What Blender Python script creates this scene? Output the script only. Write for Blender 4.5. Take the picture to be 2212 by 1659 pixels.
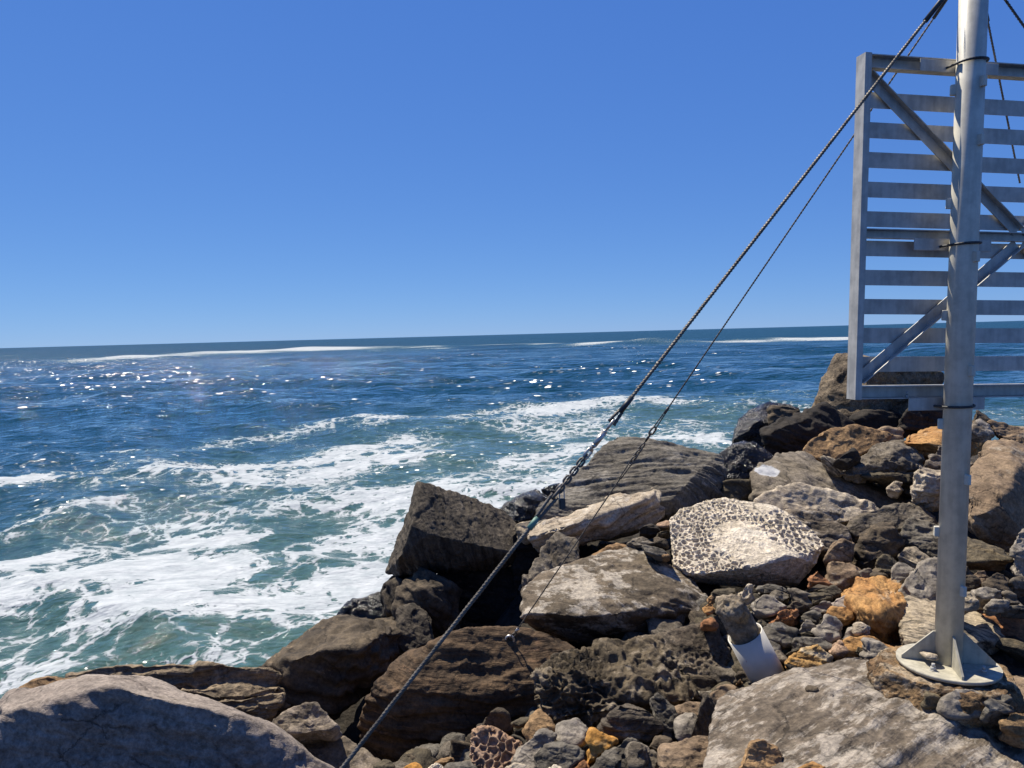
import bpy, bmesh, math, random
import numpy as np
from mathutils import Matrix, Vector

# ------------------------------------------------------------------ scene, camera, light
for o in list(bpy.data.objects):
    bpy.data.objects.remove(o)
scene = bpy.context.scene
col = scene.collection
random.seed(7)

CAM_Z = 5.0                      # eye height above the sea
F_PX, CX, CY = 1661.0, 1106.0, 829.5   # focal length and centre, in 2212 x 1659 measuring pixels
PITCH, ROLL = math.radians(3.70), math.radians(1.54)
fwd = np.array([0, math.cos(PITCH), -math.sin(PITCH)])
up0 = np.array([0, math.sin(PITCH), math.cos(PITCH)])
rt0 = np.array([1.0, 0, 0])
rt = rt0 * math.cos(ROLL) - up0 * math.sin(ROLL)
up = up0 * math.cos(ROLL) + rt0 * math.sin(ROLL)
CAM = np.array([0, 0, CAM_Z])

cam_data = bpy.data.cameras.new('camera')
cam = bpy.data.objects.new('camera', cam_data)
col.objects.link(cam)
cam_data.sensor_width = 36
cam_data.lens = 36 * F_PX / 2212
cam_data.clip_start = 0.05
cam_data.clip_end = 60000
m = Matrix(((rt[0], up[0], -fwd[0], 0), (rt[1], up[1], -fwd[1], 0), (rt[2], up[2], -fwd[2], CAM_Z), (0, 0, 0, 1)))
cam.matrix_world = m
scene.camera = cam

SUN_AZ, SUN_EL = math.radians(-38), math.radians(59)    # azimuth from +Y towards +X
sun_dir = Vector((math.cos(SUN_EL) * math.sin(SUN_AZ), math.cos(SUN_EL) * math.cos(SUN_AZ), math.sin(SUN_EL)))
world = bpy.data.worlds.new('World')
scene.world = world
world.use_nodes = True
wn, wl = world.node_tree.nodes, world.node_tree.links
bg = wn['Background']
sky = wn.new('ShaderNodeTexSky')
sky.sky_type = 'NISHITA'
sky.sun_disc = False
sky.sun_elevation = SUN_EL
sky.sun_rotation = SUN_AZ
sky.air_density = 0.6
sky.dust_density = 0.0
sky.ozone_density = 6.0
sky.altitude = 0
# the camera's colour response for the sky, the same in every direction: one power curve per channel
sep = wn.new('ShaderNodeSeparateColor')
com = wn.new('ShaderNodeCombineColor')
wl.new(sky.outputs[0], sep.inputs[0])
for i_, (gain_, gam_) in enumerate(((0.40, 0.70), (0.55, 0.56), (0.84, 0.30))):
    p_ = wn.new('ShaderNodeMath')
    p_.operation = 'POWER'
    q_ = wn.new('ShaderNodeMath')
    q_.operation = 'MULTIPLY'
    wl.new(sep.outputs[i_], p_.inputs[0])
    p_.inputs[1].default_value = gam_
    wl.new(p_.outputs[0], q_.inputs[0])
    q_.inputs[1].default_value = gain_ * 10 ** (1 - gam_)
    wl.new(q_.outputs[0], com.inputs[i_])
wl.new(com.outputs[0], bg.inputs[0])
bg.inputs[1].default_value = 0.059

sun_data = bpy.data.lights.new('sun', 'SUN')
sun = bpy.data.objects.new('sun', sun_data)
col.objects.link(sun)
sun_data.energy = 5.0
sun_data.angle = math.radians(0.53)
sun_data.color = (1.0, 0.93, 0.80)
sun.rotation_euler = sun_dir.to_track_quat('Z', 'Y').to_euler()
sun.location = (0, 0, 30)

scene.view_settings.view_transform = 'Standard'
scene.view_settings.look = 'None'
scene.view_settings.gamma = 1
scene.view_settings.exposure = 0.75
scene.view_settings.use_curve_mapping = False
scene.render.engine = 'CYCLES'
scene.cycles.max_bounces = 6

# ------------------------------------------------------------------ measuring helpers
S = 0.548611          # source photo pixels -> measuring pixels
TILE = 0.20635
ZONES = {'N': (0, 0, 1.0), 'C': (3200, 1800, TILE), 'D': (3200, 2400, TILE), 'E': (2500, 1500, TILE), 'F': (2500, 2000, TILE),
         'G': (2500, 2400, TILE), 'H': (1900, 1600, TILE), 'I': (1800, 2400, TILE), 'J': (1300, 1850, TILE), 'K': (1200, 2400, TILE),
         'M': (1900, 2000, TILE), 'Q': (3200, 1300, TILE), 'R': (3000, 2200, TILE), 'L': (0, 2400, 0.2976), 'S': (0, 1200, 0.3968)}


def px(zone, x, y):
    ox, oy, s = ZONES[zone]
    return ox * S + x * s, oy * S + y * s


def at(x, y, d):
    return CAM + rt * ((x - CX) / F_PX * d) + up * (-(y - CY) / F_PX * d) + fwd * d


def on_level(x, y, z):
    v = rt * ((x - CX) / F_PX) + up * (-(y - CY) / F_PX) + fwd
    return CAM + v * ((z - CAM_Z) / v[2])


def proj(p):
    q = np.asarray(p) - CAM
    d = q @ fwd
    return CX + F_PX * (q @ rt) / d, CY - F_PX * (q @ up) / d, d


# ------------------------------------------------------------------ numeric noise
_rng = np.random.RandomState(3)
_perm = _rng.permutation(256).astype(np.int32)
_perm = np.concatenate([_perm, _perm, _perm])
_g = _rng.normal(size=(256, 3))
_g /= np.linalg.norm(_g, axis=1)[:, None]
_g = _g.astype(np.float32)


def perlin(p, seed=0):
    p = np.asarray(p, dtype=np.float32) + np.float32(seed * 17.31 % 91.7)
    i = np.floor(p).astype(np.int32)
    f = p - i
    u = f * f * f * (f * (f * 6 - 15) + 10)
    i &= 255
    X = [_perm[i[:, 0]], _perm[i[:, 0] + 1]]
    out = 0
    for a in (0, 1):
        wa = u[:, 0] if a else 1 - u[:, 0]
        for b in (0, 1):
            wb = u[:, 1] if b else 1 - u[:, 1]
            Y = _perm[X[a] + i[:, 1] + b]
            for c in (0, 1):
                wc = u[:, 2] if c else 1 - u[:, 2]
                g = _g[_perm[Y + i[:, 2] + c]]
                dot = g[:, 0] * (f[:, 0] - a) + g[:, 1] * (f[:, 1] - b) + g[:, 2] * (f[:, 2] - c)
                out = out + wa * wb * wc * dot
    return out * 1.6


def fbm(p, oct=4, seed=0):
    s, a = 0, 1.0
    for k in range(oct):
        s = s + a * perlin(p * 2.03 ** k, seed + k)
        a *= 0.5
    return s


def worley(p, seed=0):
    p = np.asarray(p, dtype=np.float32) + seed * 3.7
    i = np.floor(p).astype(np.int32)
    f1 = np.full(len(p), 9.0, np.float32)
    f2 = f1.copy()
    for a in (-1, 0, 1):
        for b in (-1, 0, 1):
            for c in (-1, 0, 1):
                j = i + np.array([a, b, c])
                h = _perm[_perm[_perm[j[:, 0] & 255] + (j[:, 1] & 255)] + (j[:, 2] & 255)]
                q = j + 0.5 + 0.42 * _g[h]
                d = np.linalg.norm(p - q, axis=1)
                n1 = np.minimum(f1, d)
                f2 = np.minimum(np.maximum(f1, d), f2)
                f1 = n1
    return f1, f2


def cells(p, seed=0):
    """a random value per Voronoi cell, blended over a thin border: blocky broken stone"""
    p = np.asarray(p, dtype=np.float32) + seed * 5.1
    i = np.floor(p).astype(np.int32)
    num = np.zeros(len(p), np.float32)
    den = np.zeros(len(p), np.float32)
    for a in (-1, 0, 1):
        for b in (-1, 0, 1):
            for c in (-1, 0, 1):
                j = i + np.array([a, b, c])
                h = _perm[_perm[_perm[j[:, 0] & 255] + (j[:, 1] & 255)] + (j[:, 2] & 255)]
                q = p - (j + 0.5 + 0.42 * _g[h])
                w = np.exp(-34 * np.sqrt((q * q).sum(1)))
                num += w * (((h * 37) & 255) / 127.5 - 1 + 1.1 * (q * _g[(h + 91) & 255]).sum(1))
                den += w
    return num / den


def smooth(a, b, x):
    t = np.clip((x - a) / (b - a), 0, 1)
    return t * t * (3 - 2 * t)


# ------------------------------------------------------------------ mesh helpers
def tag(o, label, cat, group=None):
    o['label'] = label
    o['category'] = cat
    if group:
        o['group'] = group
    return o


def link(name, mesh, mat=None, parent=None):
    o = bpy.data.objects.new(name, mesh)
    col.objects.link(o)
    if mat is not None and not mesh.materials:
        mesh.materials.append(mat)
    if parent is not None:
        o.parent = parent
    return o


def np_mesh(name, verts, faces, smooth_shade=True):
    me = bpy.data.meshes.new(name)
    n, k = faces.shape
    me.vertices.add(len(verts))
    me.vertices.foreach_set('co', np.ascontiguousarray(verts, np.float32).ravel())
    me.loops.add(n * k)
    me.loops.foreach_set('vertex_index', np.ascontiguousarray(faces, np.int32).ravel())
    me.polygons.add(n)
    me.polygons.foreach_set('loop_start', np.arange(0, n * k, k, dtype=np.int32))
    me.polygons.foreach_set('use_smooth', np.full(n, smooth_shade))
    me.update(calc_edges=True)
    return me


def bm_mesh(name, bm, smooth_shade=False):
    bmesh.ops.recalc_face_normals(bm, faces=bm.faces)
    me = bpy.data.meshes.new(name)
    bm.to_mesh(me)
    bm.free()
    if smooth_shade:
        me.polygons.foreach_set('use_smooth', np.ones(len(me.polygons), bool))
    return me


def empty(name, loc):
    o = bpy.data.objects.new(name, None)
    o.empty_display_size = 0.1
    col.objects.link(o)
    o.location = loc
    return o


# ------------------------------------------------------------------ materials
def nodes_of(name):
    mt = bpy.data.materials.new(name)
    mt.use_nodes = True
    nt = mt.node_tree
    return mt, nt.nodes, nt.links, nt.nodes['Principled BSDF']


def N(nodes, kind, **kw):
    n = nodes.new(kind)
    for k, v in kw.items():
        if k in n.inputs:
            n.inputs[k].default_value = v
        else:
            setattr(n, k, v)
    return n


def mathn(nodes, links, op, a, b=None, c=None, clamp=False):
    n = nodes.new('ShaderNodeMath')
    n.operation = op
    n.use_clamp = clamp
    for i, v in enumerate((a, b, c)):
        if v is None:
            continue
        if isinstance(v, (int, float)):
            n.inputs[i].default_value = v
        else:
            links.new(v, n.inputs[i])
    return n.outputs[0]


def mixc(nodes, links, fac, a, b):
    n = nodes.new('ShaderNodeMix')
    n.data_type = 'RGBA'
    for sock, v in ((n.inputs[0], fac), (n.inputs[6], a), (n.inputs[7], b)):
        if isinstance(v, (int, float)):
            sock.default_value = v
        elif isinstance(v, tuple):
            sock.default_value = (*v, 1)
        else:
            links.new(v, sock)
    return n.outputs[2]


def ramp(nodes, links, v, lo, hi):
    n = nodes.new('ShaderNodeMapRange')
    n.interpolation_type = 'SMOOTHSTEP'
    n.inputs[1].default_value = lo
    n.inputs[2].default_value = hi
    links.new(v, n.inputs[0])
    return n.outputs[0]


ROCK_K = (0.575, 0.53, 0.46)


def rock_mat(name, c1, c2, c3, c3_amt=0.35, strata=9.0, strata_col=0.5, rough=0.88, spec=0.25, bump=0.5, strata_bump=0.5, speck=0.0, wet=0.0, band=None, patch=None):
    c1, c2, c3 = (tuple(x * k for x, k in zip(c_, ROCK_K)) for c_ in (c1, c2, c3))
    if band:
        band = tuple(x * k for x, k in zip(band, ROCK_K))
    mt, nd, lk, bs = nodes_of(name)
    tc = nd.new('ShaderNodeTexCoord')
    oi = nd.new('ShaderNodeObjectInfo')
    off = N(nd, 'ShaderNodeVectorMath', operation='MULTIPLY_ADD')
    lk.new(oi.outputs['Random'], off.inputs[0])
    off.inputs[1].default_value = (31.7, 17.3, 23.9)
    lk.new(tc.outputs['Object'], off.inputs[2])
    co = off.outputs[0]
    n1 = N(nd, 'ShaderNodeTexNoise', Scale=2.2, Detail=7.0, Roughness=0.62)
    lk.new(co, n1.inputs['Vector'])
    # strata: noise squeezed along local Z, warped
    warp = N(nd, 'ShaderNodeTexNoise', Scale=1.7, Detail=3.0)
    lk.new(co, warp.inputs['Vector'])
    wv = N(nd, 'ShaderNodeVectorMath', operation='MULTIPLY_ADD')
    lk.new(warp.outputs['Color'], wv.inputs[0])
    wv.inputs[1].default_value = (0.25, 0.25, 0.16)
    lk.new(co, wv.inputs[2])
    mp = nd.new('ShaderNodeMapping')
    mp.inputs['Scale'].default_value = (1.1, 1.1, strata)
    lk.new(wv.outputs[0], mp.inputs['Vector'])
    st = N(nd, 'ShaderNodeTexNoise', Scale=1.6, Detail=5.0, Roughness=0.65)
    lk.new(mp.outputs[0], st.inputs['Vector'])
    fine = N(nd, 'ShaderNodeTexNoise', Scale=38.0, Detail=5.0, Roughness=0.7)
    lk.new(co, fine.inputs['Vector'])
    mixv = mathn(nd, lk, 'MULTIPLY', st.outputs['Fac'], strata_col)
    mixv = mathn(nd, lk, 'MULTIPLY_ADD', n1.outputs['Fac'], 1 - strata_col, mixv)
    f12 = ramp(nd, lk, mixv, 0.39, 0.60)
    c = mixc(nd, lk, f12, c2, c1)
    if band:
        f = ramp(nd, lk, st.outputs['Fac'], 0.5, 0.58)
        c = mixc(nd, lk, f, c, band)
    # pale or dark lichen / salt in streaky patches
    mp2 = nd.new('ShaderNodeMapping')
    mp2.inputs['Scale'].default_value = (3.0, 3.0, 3.0 + strata * 0.8)
    lk.new(wv.outputs[0], mp2.inputs['Vector'])
    n3 = N(nd, 'ShaderNodeTexNoise', Scale=1.5, Detail=8.0, Roughness=0.72)
    lk.new(mp2.outputs[0], n3.inputs['Vector'])
    n3b = N(nd, 'ShaderNodeTexNoise', Scale=1.3, Detail=2.0)
    lk.new(co, n3b.inputs['Vector'])
    v3 = mathn(nd, lk, 'MULTIPLY_ADD', n3b.outputs['Fac'], 0.5, n3.outputs['Fac'])
    f3 = ramp(nd, lk, v3, 0.93 - 0.3 * c3_amt, 1.03 - 0.3 * c3_amt)
    f3 = mathn(nd, lk, 'MULTIPLY', f3, 0.75)
    c = mixc(nd, lk, f3, c, c3)
    # grain
    gr = ramp(nd, lk, fine.outputs['Fac'], 0.25, 0.75)
    gv = mathn(nd, lk, 'MULTIPLY_ADD', gr, 0.7 + speck, 0.65 - speck * 0.5)
    mid = N(nd, 'ShaderNodeTexNoise', Scale=11.0, Detail=7.0, Roughness=0.7)
    lk.new(co, mid.inputs['Vector'])
    mv = mathn(nd, lk, 'MULTIPLY_ADD', ramp(nd, lk, mid.outputs['Fac'], 0.32, 0.68), 0.6, 0.7)
    gv = mathn(nd, lk, 'MULTIPLY', gv, mv)
    # hairline cracks
    cmap = nd.new('ShaderNodeMapping')
    cmap.inputs['Scale'].default_value = (1.3, 1.3, 2.6)
    lk.new(wv.outputs[0], cmap.inputs['Vector'])
    wc = N(nd, 'ShaderNodeVectorMath', operation='MULTIPLY_ADD')
    lk.new(mid.outputs['Color'], wc.inputs[0])
    wc.inputs[1].default_value = (0.22, 0.22, 0.22)
    lk.new(cmap.outputs[0], wc.inputs[2])
    cv = N(nd, 'ShaderNodeTexVoronoi', Scale=1.5, feature='DISTANCE_TO_EDGE')
    lk.new(wc.outputs[0], cv.inputs['Vector'])
    crk = ramp(nd, lk, cv.outputs['Distance'], 0.0, 0.028)
    cgate = ramp(nd, lk, n1.outputs['Fac'], 0.44, 0.56)
    crk = mathn(nd, lk, 'MAXIMUM', crk, cgate)
    gv = mathn(nd, lk, 'MULTIPLY', gv, mathn(nd, lk, 'MULTIPLY_ADD', crk, 0.55, 0.45))
    cm = N(nd, 'ShaderNodeVectorMath', operation='SCALE')
    lk.new(c, cm.inputs[0])
    lk.new(gv, cm.inputs['Scale'])
    c = cm.outputs[0]
    if patch:     # a splash of bird lime at a place of its own on the stone
        pn = N(nd, 'ShaderNodeTexNoise', Scale=9.0, Detail=6.0, Roughness=0.7)
        lk.new(tc.outputs['Object'], pn.inputs['Vector'])
        dv = N(nd, 'ShaderNodeVectorMath', operation='SUBTRACT')
        lk.new(tc.outputs['Object'], dv.inputs[0])
        dv.inputs[1].default_value = patch[0]
        ln = N(nd, 'ShaderNodeVectorMath', operation='LENGTH')
        lk.new(dv.outputs[0], ln.inputs[0])
        e = mathn(nd, lk, 'MULTIPLY_ADD', pn.outputs['Fac'], -0.55 * patch[1], ln.outputs['Value'])
        f = mathn(nd, lk, 'SUBTRACT', 1.0, ramp(nd, lk, e, patch[1] * 0.6, patch[1] * 0.75))
        c = mixc(nd, lk, f, c, (0.36, 0.36, 0.36))
    lk.new(c, bs.inputs['Base Color'])
    if wet:
        wr = ramp(nd, lk, n1.outputs['Fac'], 0.35, 0.7)
        lk.new(mathn(nd, lk, 'MULTIPLY_ADD', wr, 0.3, 0.10), bs.inputs['Roughness'])
        bs.inputs['Specular IOR Level'].default_value = 0.5
    else:
        bs.inputs['Roughness'].default_value = rough
        bs.inputs['Specular IOR Level'].default_value = spec
    b1 = N(nd, 'ShaderNodeBump', Strength=min(1, strata_bump * 1.2), Distance=0.035)
    lk.new(st.outputs['Fac'], b1.inputs['Height'])
    b0 = N(nd, 'ShaderNodeBump', Strength=min(1, bump * 1.1), Distance=0.04)
    lk.new(mathn(nd, lk, 'MULTIPLY_ADD', crk, 0.35, mid.outputs['Fac']), b0.inputs['Height'])
    lk.new(b1.outputs[0], b0.inputs['Normal'])
    b2 = N(nd, 'ShaderNodeBump', Strength=min(1, bump * 1.2), Distance=0.012)
    lk.new(fine.outputs['Fac'], b2.inputs['Height'])
    lk.new(b0.outputs[0], b2.inputs['Normal'])
    lk.new(b2.outputs[0], bs.inputs['Normal'])
    return mt


MATS = {
    'grey': rock_mat('grey_sandstone', (0.27, 0.245, 0.21), (0.145, 0.125, 0.10), (0.46, 0.44, 0.41), 0.35),
    'slate': rock_mat('slate_grey_stone', (0.23, 0.22, 0.20), (0.12, 0.11, 0.095), (0.40, 0.39, 0.37), 0.3),
    'smooth': rock_mat('smooth_grey_stone', (0.40, 0.375, 0.345), (0.27, 0.25, 0.225), (0.56, 0.54, 0.50), 0.3, strata=5, bump=0.35, strata_bump=0.3),
    'streak': rock_mat('salt_streaked_sandstone', (0.25, 0.215, 0.18), (0.15, 0.125, 0.10), (0.52, 0.49, 0.46), 0.7, strata=11, strata_col=0.6),
    'patchy': rock_mat('salt_patched_sandstone', (0.20, 0.165, 0.125), (0.115, 0.095, 0.07), (0.60, 0.57, 0.53), 0.58, strata=3, strata_col=0.3),
    'pale': rock_mat('pale_honeycomb_sandstone', (0.90, 0.84, 0.74), (0.74, 0.68, 0.58), (0.95, 0.92, 0.86), 0.4, strata=3, bump=0.5, strata_bump=0.2),
    'bone': rock_mat('pale_weathered_sandstone', (0.62, 0.56, 0.47), (0.44, 0.38, 0.31), (0.70, 0.66, 0.60), 0.4, strata=6),
    'dust': rock_mat('dusty_pink_grey_sandstone', (0.40, 0.36, 0.34), (0.29, 0.255, 0.24), (0.24, 0.21, 0.18), 0.4, strata=6, bump=0.4),
    'mottle': rock_mat('mottled_sandstone', (0.44, 0.385, 0.33), (0.36, 0.31, 0.26), (0.15, 0.125, 0.095), 0.75, strata=1.5, strata_col=0.2),
    'brown': rock_mat('brown_sandstone', (0.17, 0.115, 0.07), (0.085, 0.06, 0.04), (0.33, 0.21, 0.13), 0.25, strata=16, strata_col=0.6, strata_bump=0.8),
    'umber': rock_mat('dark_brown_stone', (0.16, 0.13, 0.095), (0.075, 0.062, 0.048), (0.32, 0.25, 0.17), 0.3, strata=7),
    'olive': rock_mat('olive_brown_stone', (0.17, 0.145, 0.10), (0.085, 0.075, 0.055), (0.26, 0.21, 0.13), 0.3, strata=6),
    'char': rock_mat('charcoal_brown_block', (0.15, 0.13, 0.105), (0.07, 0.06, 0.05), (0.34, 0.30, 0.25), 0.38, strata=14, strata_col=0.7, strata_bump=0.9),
    'tanbrown': rock_mat('tan_brown_sandstone', (0.36, 0.275, 0.195), (0.25, 0.185, 0.13), (0.45, 0.41, 0.36), 0.3, strata=7),
    'tan': rock_mat('tan_banded_sandstone', (0.46, 0.31, 0.17), (0.27, 0.175, 0.095), (0.16, 0.11, 0.065), 0.35, strata=12, strata_col=0.7),
    'ledge': rock_mat('tan_grey_ledge_sandstone', (0.40, 0.325, 0.235), (0.21, 0.17, 0.125), (0.13, 0.11, 0.085), 0.45, strata=20, strata_col=0.7, strata_bump=0.9),
    'orange': rock_mat('orange_sandstone', (0.60, 0.36, 0.15), (0.46, 0.245, 0.09), (0.60, 0.47, 0.33), 0.35, strata=6),
    'amber': rock_mat('amber_sandstone', (0.64, 0.36, 0.10), (0.54, 0.27, 0.06), (0.62, 0.44, 0.22), 0.3, strata=5, bump=0.35),
    'gold': rock_mat('golden_banded_sandstone', (0.62, 0.42, 0.19), (0.50, 0.30, 0.11), (0.50, 0.43, 0.33), 0.35, strata=8, band=(0.70, 0.60, 0.44)),
    'rust': rock_mat('rusty_orange_sandstone', (0.48, 0.245, 0.12), (0.36, 0.17, 0.08), (0.50, 0.34, 0.23), 0.35, strata=10),
    'pink': rock_mat('pink_sandstone', (0.52, 0.38, 0.29), (0.40, 0.27, 0.19), (0.62, 0.55, 0.48), 0.4, strata=4),
    'zebra': rock_mat('striped_cream_and_grey_stone', (0.30, 0.27, 0.23), (0.11, 0.10, 0.085), (0.62, 0.54, 0.42), 0.75, strata=16, strata_col=0.85, band=(0.52, 0.46, 0.37), strata_bump=0.9),
    'wet': rock_mat('wet_black_rock', (0.038, 0.033, 0.028), (0.016, 0.015, 0.014), (0.06, 0.052, 0.042), 0.3, strata=11, wet=1, bump=0.9, strata_bump=1.0),
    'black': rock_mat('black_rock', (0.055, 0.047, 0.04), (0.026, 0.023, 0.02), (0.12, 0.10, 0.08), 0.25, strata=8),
    'honey': rock_mat('dark_honeycomb_sandstone', (0.22, 0.18, 0.125), (0.085, 0.07, 0.05), (0.42, 0.37, 0.30), 0.5, strata=3, strata_col=0.3, bump=0.8),
    'gritty': rock_mat('gritty_pitted_stone', (0.28, 0.24, 0.19), (0.14, 0.115, 0.09), (0.50, 0.46, 0.40), 0.4, strata=2, strata_col=0.2, bump=1.0, speck=0.3),
    'mortar': rock_mat('orange_stained_mortar', (0.42, 0.29, 0.16), (0.23, 0.15, 0.085), (0.62, 0.54, 0.43), 0.5, strata=1.5, strata_col=0.2, bump=1.0, speck=0.3),
    'agg': rock_mat('exposed_aggregate_concrete', (0.30, 0.25, 0.19), (0.13, 0.105, 0.08), (0.42, 0.29, 0.14), 0.35, strata=1.5, strata_col=0.2, bump=1.0, speck=0.45),
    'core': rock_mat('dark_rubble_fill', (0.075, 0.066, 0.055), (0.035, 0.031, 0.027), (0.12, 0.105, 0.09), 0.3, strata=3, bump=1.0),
}


def metal_mat(name, c, rough=0.5, metallic=0.35, vary=0.25):
    mt, nd, lk, bs = nodes_of(name)
    tc = nd.new('ShaderNodeTexCoord')
    a = N(nd, 'ShaderNodeTexNoise', Scale=9.0, Detail=6.0, Roughness=0.65)
    lk.new(tc.outputs['Object'], a.inputs['Vector'])
    mp = nd.new('ShaderNodeMapping')
    mp.inputs['Scale'].default_value = (30, 30, 3)
    lk.new(tc.outputs['Object'], mp.inputs['Vector'])
    b = N(nd, 'ShaderNodeTexNoise', Scale=1.0, Detail=4.0)
    lk.new(mp.outputs[0], b.inputs['Vector'])
    v = mathn(nd, lk, 'MULTIPLY_ADD', b.outputs['Fac'], 0.5, a.outputs['Fac'])
    f = ramp(nd, lk, v, 0.55, 0.95)
    cc = mixc(nd, lk, f, tuple(x * (1 - vary) for x in c), tuple(min(1, x * (1 + vary * 0.5)) for x in c))
    lk.new(cc, bs.inputs['Base Color'])
    bs.inputs['Metallic'].default_value = metallic
    lk.new(mathn(nd, lk, 'MULTIPLY_ADD', a.outputs['Fac'], 0.25, rough - 0.12), bs.inputs['Roughness'])
    bp = N(nd, 'ShaderNodeBump', Strength=0.15, Distance=0.002)
    lk.new(a.outputs['Fac'], bp.inputs['Height'])
    lk.new(bp.outputs[0], bs.inputs['Normal'])
    return mt


GALV = metal_mat('galvanised_steel', (0.42, 0.405, 0.365), 0.55, 0.25)
MAST = metal_mat('weathered_mast_paint', (0.52, 0.485, 0.39), 0.5, 0.0, 0.22)
PLATE = metal_mat('painted_plate', (0.36, 0.33, 0.25), 0.6, 0.0, 0.3)
WIRE = metal_mat('dull_wire_rope', (0.13, 0.115, 0.095), 0.6, 0.4, 0.4)
DARKM = metal_mat('dark_fitting', (0.045, 0.045, 0.045), 0.5, 0.3, 0.4)
BRIGHT = metal_mat('bright_fitting', (0.55, 0.50, 0.42), 0.32, 0.8, 0.3)
GREEN = metal_mat('green_sleeve', (0.10, 0.20, 0.15), 0.6, 0.0, 0.3)


def pvc_mat():
    mt, nd, lk, bs = nodes_of('white_pvc')
    tc = nd.new('ShaderNodeTexCoord')
    a = N(nd, 'ShaderNodeTexNoise', Scale=7.0, Detail=5.0)
    lk.new(tc.outputs['Object'], a.inputs['Vector'])
    c = mixc(nd, lk, ramp(nd, lk, a.outputs['Fac'], 0.3, 0.7), (0.40, 0.375, 0.32), (0.50, 0.47, 0.41))
    mp = nd.new('ShaderNodeMapping')
    mp.inputs['Scale'].default_value = (60, 60, 14)
    lk.new(tc.outputs['Object'], mp.inputs['Vector'])
    b = N(nd, 'ShaderNodeTexNoise', Scale=1.0, Detail=1.0)
    lk.new(mp.outputs[0], b.inputs['Vector'])
    f = ramp(nd, lk, b.outputs['Fac'], 0.745, 0.765)
    c = mixc(nd, lk, f, c, (0.28, 0.07, 0.05))
    lk.new(c, bs.inputs['Base Color'])
    bs.inputs['Roughness'].default_value = 0.6
    return mt


PVC = pvc_mat()

# ------------------------------------------------------------------ rocks
_ico = {}


def ico(level):
    if level not in _ico:
        bm = bmesh.new()
        bmesh.ops.create_icosphere(bm, subdivisions=level + 1, radius=1)
        v = np.array([x.co[:] for x in bm.verts])
        f = np.array([[y.index for y in x.verts] for x in bm.faces], dtype=np.int32)
        bm.free()
        e = np.concatenate([f[:, [0, 1]], f[:, [1, 2]], f[:, [2, 0]]])
        deg = np.bincount(e[:, 0], minlength=len(v)).astype(float)
        _ico[level] = (v / np.linalg.norm(v, axis=1)[:, None], f, e, deg)
    return _ico[level]


def relax(v, e, deg, k):
    for _ in range(k):
        out = np.empty_like(v)
        for c in range(3):
            out[:, c] = np.bincount(e[:, 0], weights=v[e[:, 1], c], minlength=len(v)) / deg
        v = 0.5 * v + 0.5 * out
    return v


def normals(v, f):
    n = np.cross(v[f[:, 1]] - v[f[:, 0]], v[f[:, 2]] - v[f[:, 0]])
    out = np.empty_like(v)
    for c in range(3):
        out[:, c] = np.bincount(f.ravel(), weights=np.repeat(n[:, c], 3), minlength=len(v))
    return out / (np.linalg.norm(out, axis=1)[:, None] + 1e-12)


def hull_planes(q):
    bm = bmesh.new()
    for p in q:
        bm.verts.new(p)
    r = bmesh.ops.convex_hull(bm, input=bm.verts)
    bm.normal_update()
    pl = []
    for fc in bm.faces:
        n = np.array(fc.normal)
        h = n @ np.array(fc.verts[0].co)
        if h < 0:
            n, h = -n, -h
        if h > 1e-4:
            pl.append((*n, h))
    bm.free()
    return np.array(pl)


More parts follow.
